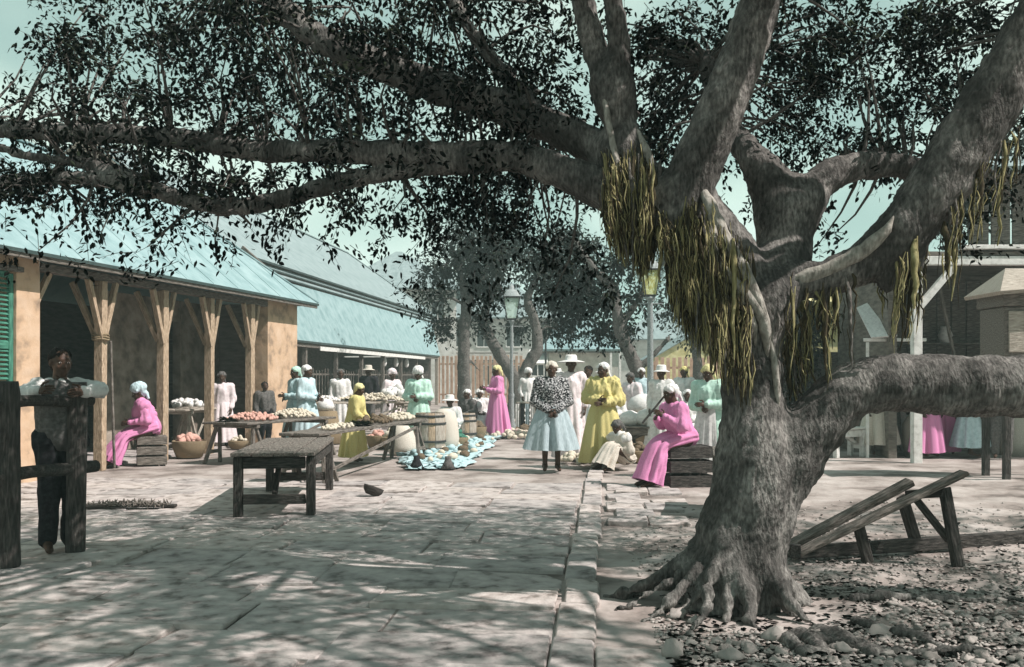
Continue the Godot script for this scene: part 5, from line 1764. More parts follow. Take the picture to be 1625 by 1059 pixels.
func litter() -> void:
	var r := RandomNumberGenerator.new()
	r.seed = 55
	var meshes := []
	for k in 9:
		meshes.append(stone_mesh(k))
	var o := part("round_stone", meshes[0], M.stone_pale, self)
	var w := ground_spot(1067, 1043)
	o.transform = Transform3D(Basis.from_scale(Vector3(0.054, 0.052, 0.054)), w + Vector3(0, 0.035, 0))
	tag(o, "smooth round white stone lying alone before the fig roots", "stone")
	var placed := 0
	while placed < 190:
		var py := 930.0 + 135.0 * pow(r.randf(), 0.8)
		var px := r.randf_range(1085, 1630)
		if py < 965 and px < 1340:
			continue
		var p := ground_spot(px, py)
		if p.distance_to(Vector3(1.5, 0, -6.1)) < 0.85:
			continue
		var s := r.randf_range(0.013, 0.032) * (1.4 if r.randf() < 0.07 else 1.0)
		var st := part("loose_stone", meshes[r.randi() % 9], M.stone_pale if r.randf() < 0.6 else M.stone_mid, self)
		p.y = ground_height(p.x, p.z) + s * 0.25
		st.transform = Transform3D(Basis(Vector3.UP, r.randf() * TAU).scaled_local(Vector3(s * 1.3, s * 0.75, s)), p)
		tag(st, "loose stone in the rubble around the fig tree's roots", "stone", "loose stones around the fig roots")
		placed += 1
	for e in [[1232, 1010, 0.06], [1310, 1008, 0.05], [1395, 1002, 0.055], [1160, 1040, 0.05], [1075, 975, 0.05], [1105, 985, 0.04]]:
		var p := ground_spot(e[0], e[1])
		p.y = ground_height(p.x, p.z) + e[2] * 0.25
		var st := part("loose_stone", meshes[int(e[0]) % 9], M.stone_pale, self)
		st.transform = Transform3D(Basis(Vector3.UP, e[0]).scaled_local(Vector3(e[2] * 1.4, e[2] * 0.8, e[2])), p)
		tag(st, "loose stone in the rubble around the fig tree's roots", "stone", "loose stones around the fig roots")
	# fine rubble
	var b := MB.new()
	for k in 7500:
		var p := ground_spot(r.randf_range(960, 1700), 790.0 + 290.0 * pow(r.randf(), 0.55))
		if p.distance_to(Vector3(1.5, 0, -6.1)) < 0.7 or p.x < 0.75 + (-p.z - 4.2) * 0.06:
			continue
		var s := r.randf_range(0.006, 0.017)
		p.y = ground_height(p.x, p.z) + s * 0.3
		b.ball(p, Vector3(s * r.randf_range(0.9, 1.6), s * 0.7, s), 5, 3, Basis(Vector3.UP, r.randf() * TAU))
	b.smooth()
	tag(part("rubble", b.mesh(), M.stone_pale, self), "fine pebbles and rubble strewn over the earth around the fig tree", "rubble", "", "stuff")
	# fallen leaves
	b = MB.new()
	for k in 9000:
		var p := ground_spot(r.randf_range(-40, 1700), 800.0 + 280.0 * pow(r.randf(), 0.6))
		if p.x < 0.75 + (-p.z - 4.2) * 0.1:
			continue
		p.y = (ground_height(p.x, p.z) if p.x > 0.9 else 0.006) + 0.008
		var a := r.randf() * TAU
		b.tint = [Color(0.10, 0.075, 0.045), Color(0.05, 0.04, 0.028), Color(0.20, 0.16, 0.10), Color(0.03, 0.03, 0.02)][r.randi() % 4]
		var l := r.randf_range(0.03, 0.065)
		leaf(b, p, Vector3(cos(a), r.randf_range(0.0, 0.25), sin(a)).normalized(), Vector3(r.randf_range(-0.3, 0.3), 1, r.randf_range(-0.3, 0.3)).normalized(), l, l * 0.5)
	tag(part("fallen_leaves", b.mesh(true), M.leaf, self), "dry fallen leaves scattered on the shaded ground under the fig tree", "leaves", "", "stuff")


# ------------------------------------------------------------------ people
func hand(b: MB, p: Vector3, d: Vector3, palm: Vector3, s: float, side: float) -> void:
	var across := d.cross(palm).normalized() * side
	b.ball(p + d * 0.045 * s, Vector3(0.038, 0.016, 0.05) * s, 8, 6, Basis(across, palm, across.cross(palm)))
	for k in 4:
		var q := p + d * 0.082 * s + across * (k - 1.5) * 0.019 * s
		var l: float = [0.066, 0.078, 0.072, 0.056][k] * s
		var m := q + d * l * 0.5 + palm * l * 0.10
		var e := m + d * l * 0.42 + palm * l * 0.34
		b.tube(PackedVector3Array([q, m, e]), PackedFloat32Array([0.0095 * s, 0.009 * s, 0.007 * s]), 6)
	var t0 := p + d * 0.02 * s - across * 0.034 * s
	b.tube(PackedVector3Array([t0, t0 + (d * 0.6 - across * 0.7) * 0.035 * s, t0 + (d * 1.3 - across * 0.8 + palm * 0.3) * 0.045 * s]), PackedFloat32Array([0.012 * s, 0.010 * s, 0.008 * s]), 6)


func folds(b: MB, amount: float, fine: float, seed: float, along := false) -> void:
	b.smooth()
	var nn := b.n.duplicate()
	for i in b.v.size():
		var p := b.v[i]
		if along:
			b.v[i] += nn[i] * amount * (0.3 + 0.3 * sin(p.x * 40.0 + seed + 2.2 * bark_noise.get_noise_3d(p.x * 2.0, p.y * 1.5, p.z * 1.5)) + 0.8 * bark_noise.get_noise_3d(p.x * 9.0 + seed, p.y * 1.3, p.z * 1.3))
		else:
			b.v[i] += nn[i] * amount * bark_noise.get_noise_3d(p.x * fine + seed, p.y * fine * 0.2, p.z * fine)
	b.smooth()


func person(label: String, where: Vector3, turn: float, o: Dictionary, group := "") -> Node3D:
	var h := thing("person", label, "person", where, turn, group)
	var s: float = o.get("tall", 1.6) / 1.6
	var seated: bool = o.get("seated", false)
	var seat: float = o.get("seat", 0.48)
	var j := {"pelvis": Vector3(0, 0.92, 0), "chest": Vector3(0, 1.2, 0), "neck": Vector3(0, 1.37, -0.01), "head": Vector3(0, 1.47, 0.015), "sl": Vector3(0.165, 1.315, 0), "sr": Vector3(-0.165, 1.315, 0), "el": Vector3(0.235, 1.05, -0.02), "er": Vector3(-0.235, 1.05, -0.02), "hl": Vector3(0.21, 0.84, 0.1), "hr": Vector3(-0.21, 0.84, 0.1), "kl": Vector3(0.095, 0.48, 0.03), "kr": Vector3(-0.095, 0.48, 0.03), "al": Vector3(0.095, 0.075, -0.02), "ar": Vector3(-0.095, 0.075, -0.02)}
	if seated:
		var drop := seat + 0.10 - 0.92
		for k in ["pelvis", "chest", "neck", "head", "sl", "sr", "el", "er", "hl", "hr"]:
			j[k] += Vector3(0, drop, 0)
		for k in ["chest", "neck", "head", "sl", "sr"]:
			j[k] += Vector3(0, 0, 0.06)
		j.kl = Vector3(0.13, seat + 0.06, 0.42)
		j.kr = Vector3(-0.13, seat + 0.06, 0.42)
		j.al = Vector3(0.13, 0.075, 0.47)
		j.ar = Vector3(-0.13, 0.075, 0.47)
		j.hl = Vector3(0.09, seat + 0.22, 0.33)
		j.hr = Vector3(-0.09, seat + 0.22, 0.33)
		j.el += Vector3(0, 0.03, 0.08)
		j.er += Vector3(0, 0.03, 0.08)
	for k in o.get("j", {}):
		j[k] = o.j[k]
	for k in j:
		j[k] *= s
	var lean: float = o.get("lean", 0.0)
	if lean != 0.0:
		for k in ["chest", "neck", "head", "sl", "sr", "el", "er"]:
			j[k] += Vector3(0, -absf(lean) * 0.15, lean) * ((j[k].y - j.pelvis.y) / 0.55)
	var hipl: Vector3 = j.pelvis + Vector3(0.085, -0.02, 0) * s
	var hipr: Vector3 = j.pelvis + Vector3(-0.085, -0.02, 0) * s
	var lo := Vector3(1e9, 1e9, 1e9)
	var hi := -lo
	for k in j:
		lo = lo.min(j[k])
		hi = hi.max(j[k])
	lo -= Vector3.ONE * 0.34
	hi += Vector3.ONE * 0.34
	lo.y = -0.06
	var cell: float = o.get("cell", 0.021)
	# the body, one skin
	var f := Field.new(lo, hi, cell)
	f.cap(j.pelvis, j.chest, 0.125 * s, 0.13 * s, 0.05)
	f.cap(j.sl, j.sr, 0.062 * s, 0.062 * s, 0.06)
	f.cap(j.chest, j.neck, 0.11 * s, 0.055 * s, 0.05)
	f.cap(j.neck, j.head, 0.05 * s, 0.05 * s, 0.02)
	for q in [["sl", "el", "hl"], ["sr", "er", "hr"]]:
		f.cap(j[q[0]], j[q[1]], 0.05 * s, 0.04 * s, 0.04)
		f.cap(j[q[1]], j[q[2]], 0.039 * s, 0.026 * s, 0.02)
	for q in [[hipl, "kl", "al", 1.0], [hipr, "kr", "ar", -1.0]]:
		var toe: Vector3 = j[q[2]] + Vector3(0.015 * q[3], -0.04 * s, 0.15 * s)
		if o.has("toe"):
			toe = j[q[2]] + o.toe
		f.cap(q[0], j[q[1]], 0.085 * s, 0.058 * s, 0.04)
		f.cap(j[q[1]], j[q[2]], 0.055 * s, 0.036 * s, 0.03)
		f.cap(j[q[2]], toe, 0.04 * s, 0.03 * s, 0.03)
	var b := MB.new()
	f.net(b)
	# head with a face
	var look := Basis(Vector3.UP, o.get("look", 0.0)) * Basis(Vector3.RIGHT, o.get("nod", 0.05))
	var c: Vector3 = j.head + Vector3(0, 0.05 * s, 0.01)
	var g := Field.new(c - Vector3.ONE * 0.2 * s, c + Vector3.ONE * 0.2 * s, 0.0105)
	var at := func(x: float, y: float, z: float) -> Vector3: return c + look * Vector3(x, y, z) * s
	g.ell(at.call(0, 0.03, -0.012), Vector3(0.074, 0.088, 0.094) * s, 0.01, look)
	g.ell(at.call(0, -0.045, 0.018), Vector3(0.056, 0.068, 0.066) * s, 0.035, look)
	g.cap(at.call(0, -0.10, -0.03), j.neck, 0.048 * s, 0.052 * s, 0.03)
	g.cap(at.call(0, 0.012, 0.078), at.call(0, -0.03, 0.096), 0.009 * s, 0.016 * s, 0.012)
	g.cap(at.call(-0.03, 0.028, 0.074), at.call(0.03, 0.028, 0.074), 0.012 * s, 0.012 * s, 0.015)
	g.cap(at.call(-0.02, -0.062, 0.074), at.call(0.02, -0.062, 0.074), 0.010 * s, 0.010 * s, 0.008)
	g.cap(at.call(-0.018, -0.078, 0.070), at.call(0.018, -0.078, 0.070), 0.011 * s, 0.011 * s, 0.008)
	g.ell(at.call(0, -0.10, 0.058), Vector3(0.025, 0.02, 0.02) * s, 0.02, look)
	for q in [-1.0, 1.0]:
		g.ell(at.call(0.076 * q, 0.0, -0.008), Vector3(0.014, 0.03, 0.02) * s, 0.008, look)
		g.ell(at.call(0.036 * q, -0.03, 0.056), Vector3(0.022, 0.022, 0.02) * s, 0.02, look)
	g.net(b)
	b.smooth()
	for q in [["el", "hl", 1.0], ["er", "hr", -1.0]]:
		var d: Vector3 = (j[q[1]] - j[q[0]]).normalized()
		var palm := Vector3(-q[2], -0.3, -0.2).slide(d).normalized()
		var hb := MB.new()
		hand(hb, j[q[1]], d, palm, s, q[2])
		hb.smooth()
		var base := b.v.size()
		b.v.append_array(hb.v)
		b.n.append_array(hb.n)
		b.c.append_array(hb.c)
		for i in hb.ix:
			b.ix.append(i + base)
	part("body", b.mesh(), o.get("skin", M.skin), h)
	for q in [-1.0, 1.0]:
		var eb := MB.new()
		eb.ball(at.call(0.031 * q, 0.004, 0.078), Vector3(0.011, 0.006, 0.007) * s, 8, 5, look)
		eb.smooth()
		var eye := part("eye", eb.mesh(), M.eye_white, h)
		eb = MB.new()
		eb.ball(at.call(0.031 * q, 0.004, 0.0845), Vector3(0.006, 0.006, 0.004) * s, 6, 4, look)
		eb.smooth()
		part("pupil", eb.mesh(), M.pupil, eye)
	# clothes
	var sleeve: float = o.get("sleeve", 0.9)
	f = Field.new(lo, hi, cell)
	var puff: float = o.get("puff", 0.03 if not seated else 0.04)
	f.cap(j.pelvis + Vector3(0, 0.04 * s, 0), j.chest, 0.135 * s + puff * 0.6, 0.135 * s + puff, 0.06)
	f.cap(j.sl, j.sr, 0.065 * s + puff * 0.5, 0.065 * s + puff * 0.5, 0.06)
	f.cap(j.chest, (j.neck as Vector3).lerp(j.chest, 0.15), 0.12 * s, 0.068 * s, 0.05)
	for q in [["sl", "el", "hl"], ["sr", "er", "hr"]]:
		f.cap(j[q[0]], j[q[1]], 0.058 * s + puff * 0.7, 0.05 * s + puff * 0.6, 0.05)
		if sleeve > 0.0:
			var wrist: Vector3 = (j[q[1]] as Vector3).lerp(j[q[2]], sleeve)
			f.cap(j[q[1]], wrist, 0.05 * s + puff * 0.6, 0.038 * s + puff * 0.3, 0.03)
	b = MB.new()
	f.net(b)
	folds(b, o.get("fold", 0.028), o.get("fine", 11.0), where.x * 3.0)
	part(o.get("top_name", "bodice"), b.mesh(), o.top, h)
	if seated and not o.has("trousers"):
		# pleated skirt drawn over lap, knees and shins
		var km: Vector3 = (j.kl + j.kr) * 0.5
		var am: Vector3 = (j.al + j.ar) * 0.5
		var way := smooth_line([j.pelvis + Vector3(0, 0.05, -0.13) * s, j.pelvis + Vector3(0, 0.01, 0.02) * s, km + Vector3(0, 0.015, 0.0), km.lerp(am, 0.45) + Vector3(0, 0.01, 0.04), am + Vector3(0, 0.0, 0.05)], [0.0, 0.0, 0.0, 0.0, 0.0], 6)
		var last: int = way[0].size() - 1
		var srings := []
		for i in last + 1:
			var t := float(i) / last
			var p: Vector3 = way[0][i]
			var d: Vector3 = (way[0][mini(i + 1, last)] - way[0][maxi(i - 1, 0)]).normalized()
			var side := Vector3.RIGHT
			var over := d.cross(side).normalized()
			var wx := lerpf(0.205, 0.185, t * 2.0) if t < 0.5 else lerpf(0.185, 0.27, (t - 0.5) * 2.0)
			var wy := lerpf(0.145, 0.105, t * 2.0) if t < 0.5 else lerpf(0.105, 0.17, (t - 0.5) * 2.0)
			if i == 0:
				wx *= 0.45
				wy *= 0.45
			elif i == 1:
				wx *= 0.82
				wy *= 0.82
			var ring := PackedVector3Array()
			for k in 72:
				var a := TAU * k / 72.0
				var w := sin(a * 8.0 + where.x * 5.0 + 0.8 * sin(a * 3.0 + t * 2.0)) * 0.6 + sin(a * 13.0 + where.z + t * 3.0) * 0.4 + 0.5 * sin(a * 3.0 + 4.0 * t)
				var q := 1.0 + (0.03 + 0.13 * t) * (w - 0.4 * absf(w)) + 0.10 * bark_noise.get_noise_3d(cos(a) * 2.0 + where.x, t * 5.0, sin(a) * 2.0)
				var pt := p + (side * cos(a) * wx + over * sin(a) * wy) * q * s
				pt.y = maxf(pt.y, 0.02)
				ring.append(pt)
			srings.append(ring)
		b = MB.new()
		b.skin(srings)
		b.smooth()
		part("skirt", b.mesh(), o.get("skirt", o.top), h)
	if o.has("vest"):
		f = Field.new(lo, hi, cell)
		f.cap(j.pelvis + Vector3(0, 0.03, 0), j.chest, 0.175 * s, 0.185 * s, 0.05)
		f.cap(j.sl * Vector3(0.75, 0.985, 1), j.sr * Vector3(0.75, 0.985, 1), 0.088 * s, 0.088 * s, 0.05)
		b = MB.new()
		f.net(b)
		folds(b, 0.02, 11.0, 2.0)
		part("waistcoat", b.mesh(), o.vest, h)
	if o.has("trousers"):
		f = Field.new(lo, hi, cell)
		f.cap(hipl, hipr, 0.125 * s, 0.125 * s, 0.05)
		for q in [[hipl, "kl", "al"], [hipr, "kr", "ar"]]:
			f.cap(q[0], j[q[1]], 0.105 * s, 0.08 * s, 0.03)
			f.cap(j[q[1]], (j[q[1]] as Vector3).lerp(j[q[2]], 0.93), 0.08 * s, 0.068 * s, 0.03)
		b = MB.new()
		f.net(b)
		folds(b, 0.025, 10.0, 4.0)
		part("trousers", b.mesh(), o.trousers, h)
	elif not seated:
		var hem: float = o.get("hem", 0.12) * s
		var wide: float = o.get("wide", 0.33) * s
		var waist: float = j.pelvis.y + 0.07 * s
		var rings := []
		var ph := where.x * 7.0 + where.z
		for i in 15:
			var t := i / 14.0
			var ring := PackedVector3Array()
			var y := lerpf(waist, hem, t)
			var rr := lerpf(0.15 * s + puff * 0.5, wide, pow(t, 0.72))
			for k in 84:
				var a := TAU * k / 84.0
				var w := sin(a * 9.0 + ph + 0.7 * sin(a * 3.0 + t)) * 0.6 + sin(a * 15.0 + ph * 2.0 + t) * 0.35 + sin(a * 4.0 - ph) * 0.4
				var q := rr * (1.0 + (0.05 + 0.13 * t) * (w - 0.5 * absf(w)))
				ring.append(Vector3(cos(a) * q, y + 0.012 * w * t, sin(a) * q * 0.88 - 0.02 * t) + Vector3(j.pelvis.x, 0, j.pelvis.z) * (1.0 - t * 0.5))
			rings.append(ring)
		b = MB.new()
		b.skin(rings)
		b.smooth()
		part("skirt", b.mesh(), o.get("skirt", o.top), h)
		if o.has("apron"):
			var ap := []
			for i in 12:
				var t := i / 11.0
				var ring := PackedVector3Array()
				for k in 13:
					var a := lerpf(0.95, PI - 0.95, k / 12.0)
					var rr := lerpf(0.17 * s + puff * 0.5, wide + 0.03, pow(t * 0.86, 0.72)) * 1.06
					ring.append(Vector3(cos(a) * rr, lerpf(waist + 0.02, hem + 0.13, t), sin(a) * rr * 0.9 + 0.028 * t * sin(k * 2.1 + i * 0.1)) + Vector3(j.pelvis.x, 0, j.pelvis.z))
				ap.append(ring)
			b = MB.new()
			b.skin(ap, false)
			b.smooth()
			part("apron", b.mesh(), o.apron, h)
	# what is on the head
	var wear: String = o.get("wear", "scarf")
	if wear == "scarf" or wear == "turban" or wear == "hair":
		var k := {"scarf": 1.0, "turban": 1.32, "hair": 0.97}[wear] as float
		g = Field.new(c - Vector3.ONE * 0.3 * s, c + Vector3.ONE * 0.32 * s, 0.013)
		g.ell(at.call(0, 0.055 + (k - 1.0) * 0.1, -0.025), Vector3(0.088, 0.075, 0.100) * s * k, 0.02, look)
		g.ell(at.call(0, -0.005, -0.062), Vector3(0.066, 0.07, 0.05) * s, 0.04, look)
		if wear != "hair":
			g.ell(at.call(0.02, -0.02, -0.115), Vector3(0.04, 0.035, 0.03) * s, 0.02, look)
			g.cap(at.call(0.03, -0.02, -0.115), at.call(0.06, -0.11, -0.12), 0.018 * s, 0.022 * s, 0.02)
			g.cap(at.call(-0.08 * k, 0.045, 0.03), at.call(0.08 * k, 0.045, 0.03), 0.02, 0.02, 0.03)
		b = MB.new()
		g.net(b)
		folds(b, 0.014, 24.0, where.z)
		part("hair" if wear == "hair" else "headscarf", b.mesh(), M.black_hair if wear == "hair" else o.get("head_m", M.white_cloth), h)
	elif wear == "hat":
		b = MB.new()
		var tilt := Transform3D(look * Basis(Vector3.RIGHT, -0.08), at.call(0, 0.06, -0.01))
		var br: float = o.get("brim", 0.19)
		b.lathe([Vector2(0.095 * s, -0.012), Vector2(br * 0.7, -0.02), Vector2(br, -0.035), Vector2(br, -0.025), Vector2(br * 0.7, -0.005), Vector2(0.098 * s, 0.004), Vector2(0.092 * s, 0.075), Vector2(0.075 * s, 0.10), Vector2(0.0, 0.105)], 20, tilt)
		b.smooth()
		part("hat", b.mesh(), o.get("head_m", M.white_cloth), h)
		g = Field.new(c - Vector3.ONE * 0.2 * s, c + Vector3.ONE * 0.2 * s, 0.014)
		g.ell(at.call(0, 0.03, -0.03), Vector3(0.08, 0.075, 0.09) * s, 0.02, look)
		b = MB.new()
		g.net(b)
		b.smooth()
		part("hair", b.mesh(), M.black_hair, h)
	if o.has("shawl"):
		f = Field.new(lo, hi, cell)
		f.cap(j.sl + Vector3(0.01, 0.0, 0), j.sr + Vector3(-0.01, 0.0, 0), 0.105 * s, 0.105 * s, 0.06)
		f.cap(j.chest + Vector3(0, -0.05, -0.05), j.neck, 0.15 * s, 0.08 * s, 0.06)
		b = MB.new()
		f.net(b)
		folds(b, 0.03, 12.0, 7.0)
		part("shawl", b.mesh(), o.shawl, h)
	return h


func facing(x: float, z: float) -> float:
	return atan2(x, z)


func people() -> void:
	var clasp := {"el": Vector3(0.245, 1.05, 0.02), "er": Vector3(-0.245, 1.05, 0.02), "hl": Vector3(0.05, 0.90, 0.21), "hr": Vector3(-0.05, 0.90, 0.21)}
	var waist := {"el": Vector3(0.25, 1.06, 0.02), "er": Vector3(-0.25, 1.06, 0.0), "hl": Vector3(0.02, 1.06, 0.26), "hr": Vector3(-0.04, 1.00, 0.24)}
	# the man at the barrier
	person("man in dark grey waistcoat and white sleeves leaning on the barrier rail", Vector3(-3.76, 0, -7.86), facing(0.62, 0.78), {"tall": 1.64, "top": M.white_cloth, "top_name": "shirt", "vest": M.grey_cloth, "trousers": M.dark_cloth, "wear": "hair", "cell": 0.018, "nod": 0.04, "look": 0.1, "puff": 0.018, "j": {"el": Vector3(0.27, 1.30, 0.13), "er": Vector3(-0.30, 1.27, 0.10), "hl": Vector3(0.10, 1.29, 0.29), "hr": Vector3(-0.22, 1.30, 0.30), "al": Vector3(0.08, 0.075, -0.08), "ar": Vector3(-0.10, 0.075, 0.02)}})
	# by the arcade
	person("woman in pink dress with pale blue bonnet seated between the arcade posts", Vector3(-5.93, 0, -15.5), facing(-0.88, 0.48), {"tall": 1.62, "seated": true, "seat": 0.47, "top": M.pink_cloth, "wear": "turban", "head_m": M.blue_cloth, "flare": 0.05, "lean": 0.10, "nod": 0.25, "train": Vector3(0.0, 0.15, 0.60), "shawl": M.pink_cloth, "j": {"kl": Vector3(0.12, 0.47, 0.36), "kr": Vector3(-0.12, 0.45, 0.36), "al": Vector3(0.13, 0.075, 0.58), "ar": Vector3(-0.11, 0.075, 0.54)}})
	person("woman in pale dress working behind the broad trestle table in the arcade", on_ground(352, 19.3), facing(0.2, 1.0), {"tall": 1.5, "top": M.rose_white_cloth, "wear": "scarf", "head_m": M.grey_cloth, "cell": 0.026})
	person("woman in light blue dress with dark tied scarf behind the broad trestle table", on_ground(470, 19.0), facing(-0.6, 0.5), {"tall": 1.6, "top": M.aqua_cloth, "wear": "scarf", "head_m": M.mint_cloth, "cell": 0.024, "j": waist})
	person("woman in light blue dress and white headscarf facing her neighbour across the table", on_ground(486, 18.4), facing(0.9, 0.3), {"tall": 1.62, "top": M.blue_cloth, "wear": "scarf", "head_m": M.white_cloth, "cell": 0.024, "j": waist, "wide": 0.36})
	person("child in yellow dress and headscarf leaning over the long trestle table", Vector3(-2.66, 0, -15.9), facing(0.95, 0.15), {"tall": 1.30, "top": M.yellow_cloth, "wear": "scarf", "head_m": M.wall_yellow, "cell": 0.02, "lean": 0.10, "nod": 0.3, "j": {"el": Vector3(0.22, 1.02, 0.10), "er": Vector3(-0.22, 1.02, 0.10), "hl": Vector3(0.10, 0.88, 0.30), "hr": Vector3(-0.10, 0.88, 0.30)}})
	person("woman in mint blouse with large white turban behind the large barrel", on_ground(664, 19.4), facing(-0.15, 1.0), {"tall": 1.56, "top": M.mint_cloth, "wear": "turban", "head_m": M.white_cloth, "cell": 0.022, "puff": 0.06, "nod": 0.3, "j": waist})
	person("woman in white with brimmed hat seated low behind the white sack", on_ground(716, 20.6), facing(-0.3, 1.0), {"tall": 1.5, "seated": true, "seat": 0.25, "top": M.white_cloth, "wear": "hat", "cell": 0.026})
	person("woman in white shawl seated low beside the pink dressed woman", on_ground(760, 23.0), facing(0.2, 1.0), {"tall": 1.55, "seated": true, "seat": 0.35, "top": M.white_cloth, "wear": "scarf", "cell": 0.028, "shawl": M.white_cloth})
	person("woman in pink dress with yellow scarf standing by the slim gas lamp", on_ground(789, 22.4), facing(-0.9, 0.35), {"tall": 1.66, "top": M.pink_cloth, "wear": "scarf", "head_m": M.wall_yellow, "cell": 0.024, "j": {"el": Vector3(0.25, 1.06, 0.05), "er": Vector3(-0.25, 1.07, 0.05), "hl": Vector3(0.12, 1.10, 0.32), "hr": Vector3(-0.12, 1.12, 0.30)}, "hem": 0.06})
	# the walkers on the path
	person("woman in black speckled blouse and grey-blue skirt with hands clasped before her", on_ground(875, 14.4), facing(0.05, 1.0), {"tall": 1.63, "top": M.speckled_cloth, "skirt": M.grey_blue_cloth, "wear": "scarf", "head_m": M.sack, "puff": 0.055, "hem": 0.33, "wide": 0.43, "cell": 0.018, "j": clasp})
	person("woman in long rosy white dress and broad white hat behind the speckled blouse", on_ground(906, 16.4), facing(0.15, 1.0), {"tall": 1.74, "top": M.rose_white_cloth, "wear": "hat", "brim": 0.24, "cell": 0.021, "hem": 0.04, "wide": 0.30})
	person("woman in draped yellow dress and white head wrap with hands at her waist", on_ground(957, 15.0), facing(-0.25, 1.0), {"tall": 1.62, "top": M.yellow_cloth, "wear": "scarf", "head_m": M.white_cloth, "puff": 0.06, "hem": 0.08, "wide": 0.38, "cell": 0.018, "fold": 0.05, "j": {"el": Vector3(0.26, 1.06, 0.02), "er": Vector3(-0.26, 1.08, 0.0), "hl": Vector3(0.04, 1.02, 0.27), "hr": Vector3(-0.02, 1.07, 0.25)}, "look": -0.4})
	person("bareheaded person in white among the crowd behind the woman in yellow", on_ground(934, 19.5), facing(-0.4, 1.0), {"tall": 1.62, "top": M.white_cloth, "wear": "hair", "cell": 0.026})
	person("person in pale clothes and dark scarf stooping by the leaning tree", on_ground(1004, 21.0), facing(-0.6, 0.8), {"tall": 1.5, "top": M.rose_white_cloth, "wear": "scarf", "head_m": M.grey_cloth, "cell": 0.028, "lean": 0.1})
	person("person in white dress and white hat standing beside the grey lamp post", on_ground(1050, 17.8), facing(-0.5, 0.9), {"tall": 1.58, "top": M.white_cloth, "wear": "hat", "brim": 0.16, "cell": 0.024})
	person("person in pale sackcloth dress and white shawl sitting on the ground before the goods table", on_ground(992, 14.7), facing(-0.8, 0.6), {"tall": 1.36, "seated": true, "seat": 0.10, "top": M.sack, "shawl": M.white_cloth, "wear": "scarf", "head_m": M.grey_cloth, "lean": 0.12, "nod": 0.4, "cell": 0.022, "fold": 0.02, "j": {"kl": Vector3(0.13, 0.40, 0.30), "kr": Vector3(-0.13, 0.40, 0.30), "al": Vector3(0.12, 0.07, 0.52), "ar": Vector3(-0.12, 0.07, 0.52), "hl": Vector3(0.08, 0.44, 0.3), "hr": Vector3(-0.08, 0.44, 0.3)}})
	person("woman in pink dress seated on the dark crate holding a long stick", Vector3(2.27, 0, -12.5), facing(-0.92, 0.40), {"tall": 1.62, "seated": true, "seat": 0.52, "top": M.pink_cloth, "wear": "scarf", "head_m": M.white_cloth, "flare": 0.04, "lean": 0.12, "nod": 0.2, "cell": 0.018, "train": Vector3(0.0, 0.15, 0.66), "j": {"kl": Vector3(0.10, 0.54, 0.36), "kr": Vector3(-0.10, 0.52, 0.36), "al": Vector3(0.10, 0.075, 0.54), "ar": Vector3(-0.10, 0.075, 0.49), "hl": Vector3(0.10, 0.92, 0.36), "hr": Vector3(-0.02, 0.88, 0.40), "el": Vector3(0.24, 0.80, 0.14), "er": Vector3(-0.24, 0.80, 0.14)}})
	var st := thing("walking_stick", "long dark stick held by the pink dressed woman on the crate", "stick", Vector3(1.85, 0, -12.35))
	beam("shaft", spot(1020, 672, 12.3) - st.position, spot(1060, 622, 12.42) - st.position, 0.025, 0.025, M.wood_dark, st)
	person("woman in mint dress with white apron bending beside the fig trunk", on_ground(1128, 13.6), facing(-0.55, 0.85), {"tall": 1.58, "top": M.mint_cloth, "apron": M.white_cloth, "wear": "scarf", "head_m": M.wall_yellow, "puff": 0.06, "lean": 0.08, "nod": 0.3, "cell": 0.02, "j": waist})
	person("old woman in white seated on the ground beyond the woman in mint", on_ground(1092, 18.6), facing(-0.3, 1.0), {"tall": 1.55, "seated": true, "seat": 0.4, "top": M.white_cloth, "wear": "scarf", "cell": 0.028})
	person("boy in white shirt and dark trousers standing near the kiosk", on_ground(922, 27.0), facing(0.3, 1.0), {"tall": 1.4, "top": M.white_cloth, "top_name": "shirt", "trousers": M.dark_cloth, "wear": "hair", "cell": 0.03})
	person("woman in pale dress walking away from the kiosk", on_ground(952, 30.0), facing(0.6, 0.8), {"tall": 1.62, "top": M.rose_white_cloth, "wear": "hat", "cell": 0.03})
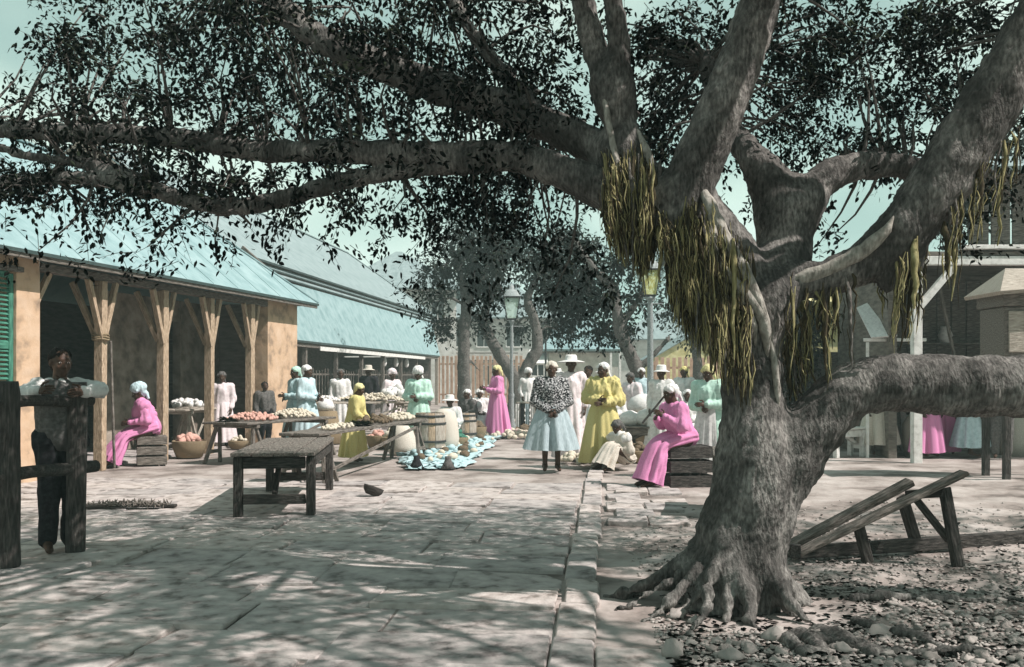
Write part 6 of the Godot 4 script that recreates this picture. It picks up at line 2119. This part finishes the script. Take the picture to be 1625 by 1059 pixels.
	var extra := [
		["woman in white blouse and grey headscarf tending the trays on the goods table", 540, 23.4, 0.3, {"tall": 1.58, "top": M.white_cloth, "wear": "scarf", "head_m": M.grey_cloth}],
		["man in dark jacket standing in the hall's shade behind the trays", 585, 25.0, -0.3, {"tall": 1.66, "top": M.dark_cloth, "top_name": "jacket", "trousers": M.grey_cloth, "wear": "hat", "head_m": M.sack, "brim": 0.17}],
		["woman in rosy dress with bundled head behind the white loaves", 622, 23.8, 0.6, {"tall": 1.55, "top": M.rose_white_cloth, "wear": "turban", "head_m": M.rose_white_cloth}],
		["woman in grey dress seated among baskets by the smaller barrel", 744, 22.6, -0.6, {"tall": 1.55, "seated": true, "seat": 0.35, "top": M.grey_cloth, "wear": "scarf", "head_m": M.white_cloth}],
		["woman in white dress carrying a tray past the forked tree", 838, 28.0, 0.2, {"tall": 1.6, "top": M.white_cloth, "wear": "turban"}],
		["woman in mint dress and white hat far down the path", 886, 31.0, 0.4, {"tall": 1.62, "top": M.mint_cloth, "wear": "hat"}],
		["woman in white seated behind the low goods table", 975, 19.8, -0.4, {"tall": 1.55, "seated": true, "seat": 0.45, "top": M.white_cloth, "wear": "scarf", "head_m": M.rose_white_cloth}],
		["woman in pale blue standing behind the low goods table bundles", 1018, 22.6, -0.2, {"tall": 1.6, "top": M.blue_cloth, "wear": "scarf"}],
		["woman in yellow scarf and white dress beyond the crate sitter", 1086, 21.0, -0.5, {"tall": 1.62, "top": M.white_cloth, "wear": "scarf", "head_m": M.yellow_cloth}],
		["boy in grey shirt crouching by the broad trestle table", 420, 19.6, 0.5, {"tall": 1.3, "top": M.grey_cloth, "top_name": "shirt", "trousers": M.dark_cloth, "wear": "hair"}],
	]
	for e in extra:
		e[4]["cell"] = 0.03
		person(e[0], on_ground(e[1], e[2]), e[3], e[4])
	# under the low limb
	person("woman in pale yellowish skirt standing under the low limb next to the white bench", on_ground(1395, 17.3), facing(-0.2, 1.0), {"tall": 1.6, "top": M.white_cloth, "skirt": M.sack, "wear": "scarf", "cell": 0.028, "hem": 0.2, "wide": 0.36})
	person("man in dark coat and white trousers under the low limb", on_ground(1442, 17.7), facing(0.5, 1.0), {"tall": 1.66, "top": M.dark_cloth, "top_name": "coat", "trousers": M.white_cloth, "wear": "hair", "cell": 0.028})
	person("woman in pink skirt under the low limb between the two men", on_ground(1472, 17.0), facing(0.3, 1.0), {"tall": 1.6, "top": M.pink_cloth, "wear": "scarf", "cell": 0.028, "hem": 0.08, "wide": 0.34})
	person("slim girl in pink dress under the low limb beside the woman in grey-blue", on_ground(1504, 17.5), facing(-0.6, 1.0), {"tall": 1.5, "top": M.pink_cloth, "wear": "scarf", "head_m": M.pink_cloth, "cell": 0.028, "hem": 0.06, "wide": 0.24})
	person("woman in pale grey-blue skirt stooping under the low limb", on_ground(1542, 17.0), facing(0.9, 0.4), {"tall": 1.55, "top": M.white_cloth, "skirt": M.blue_cloth, "wear": "scarf", "cell": 0.028, "hem": 0.18, "wide": 0.38})
	person("man in dark clothes standing in the shade of the booth", on_ground(1590, 16.6), facing(-0.4, 1.0), {"tall": 1.66, "top": M.dark_cloth, "top_name": "coat", "trousers": M.grey_cloth, "wear": "hair", "cell": 0.028})
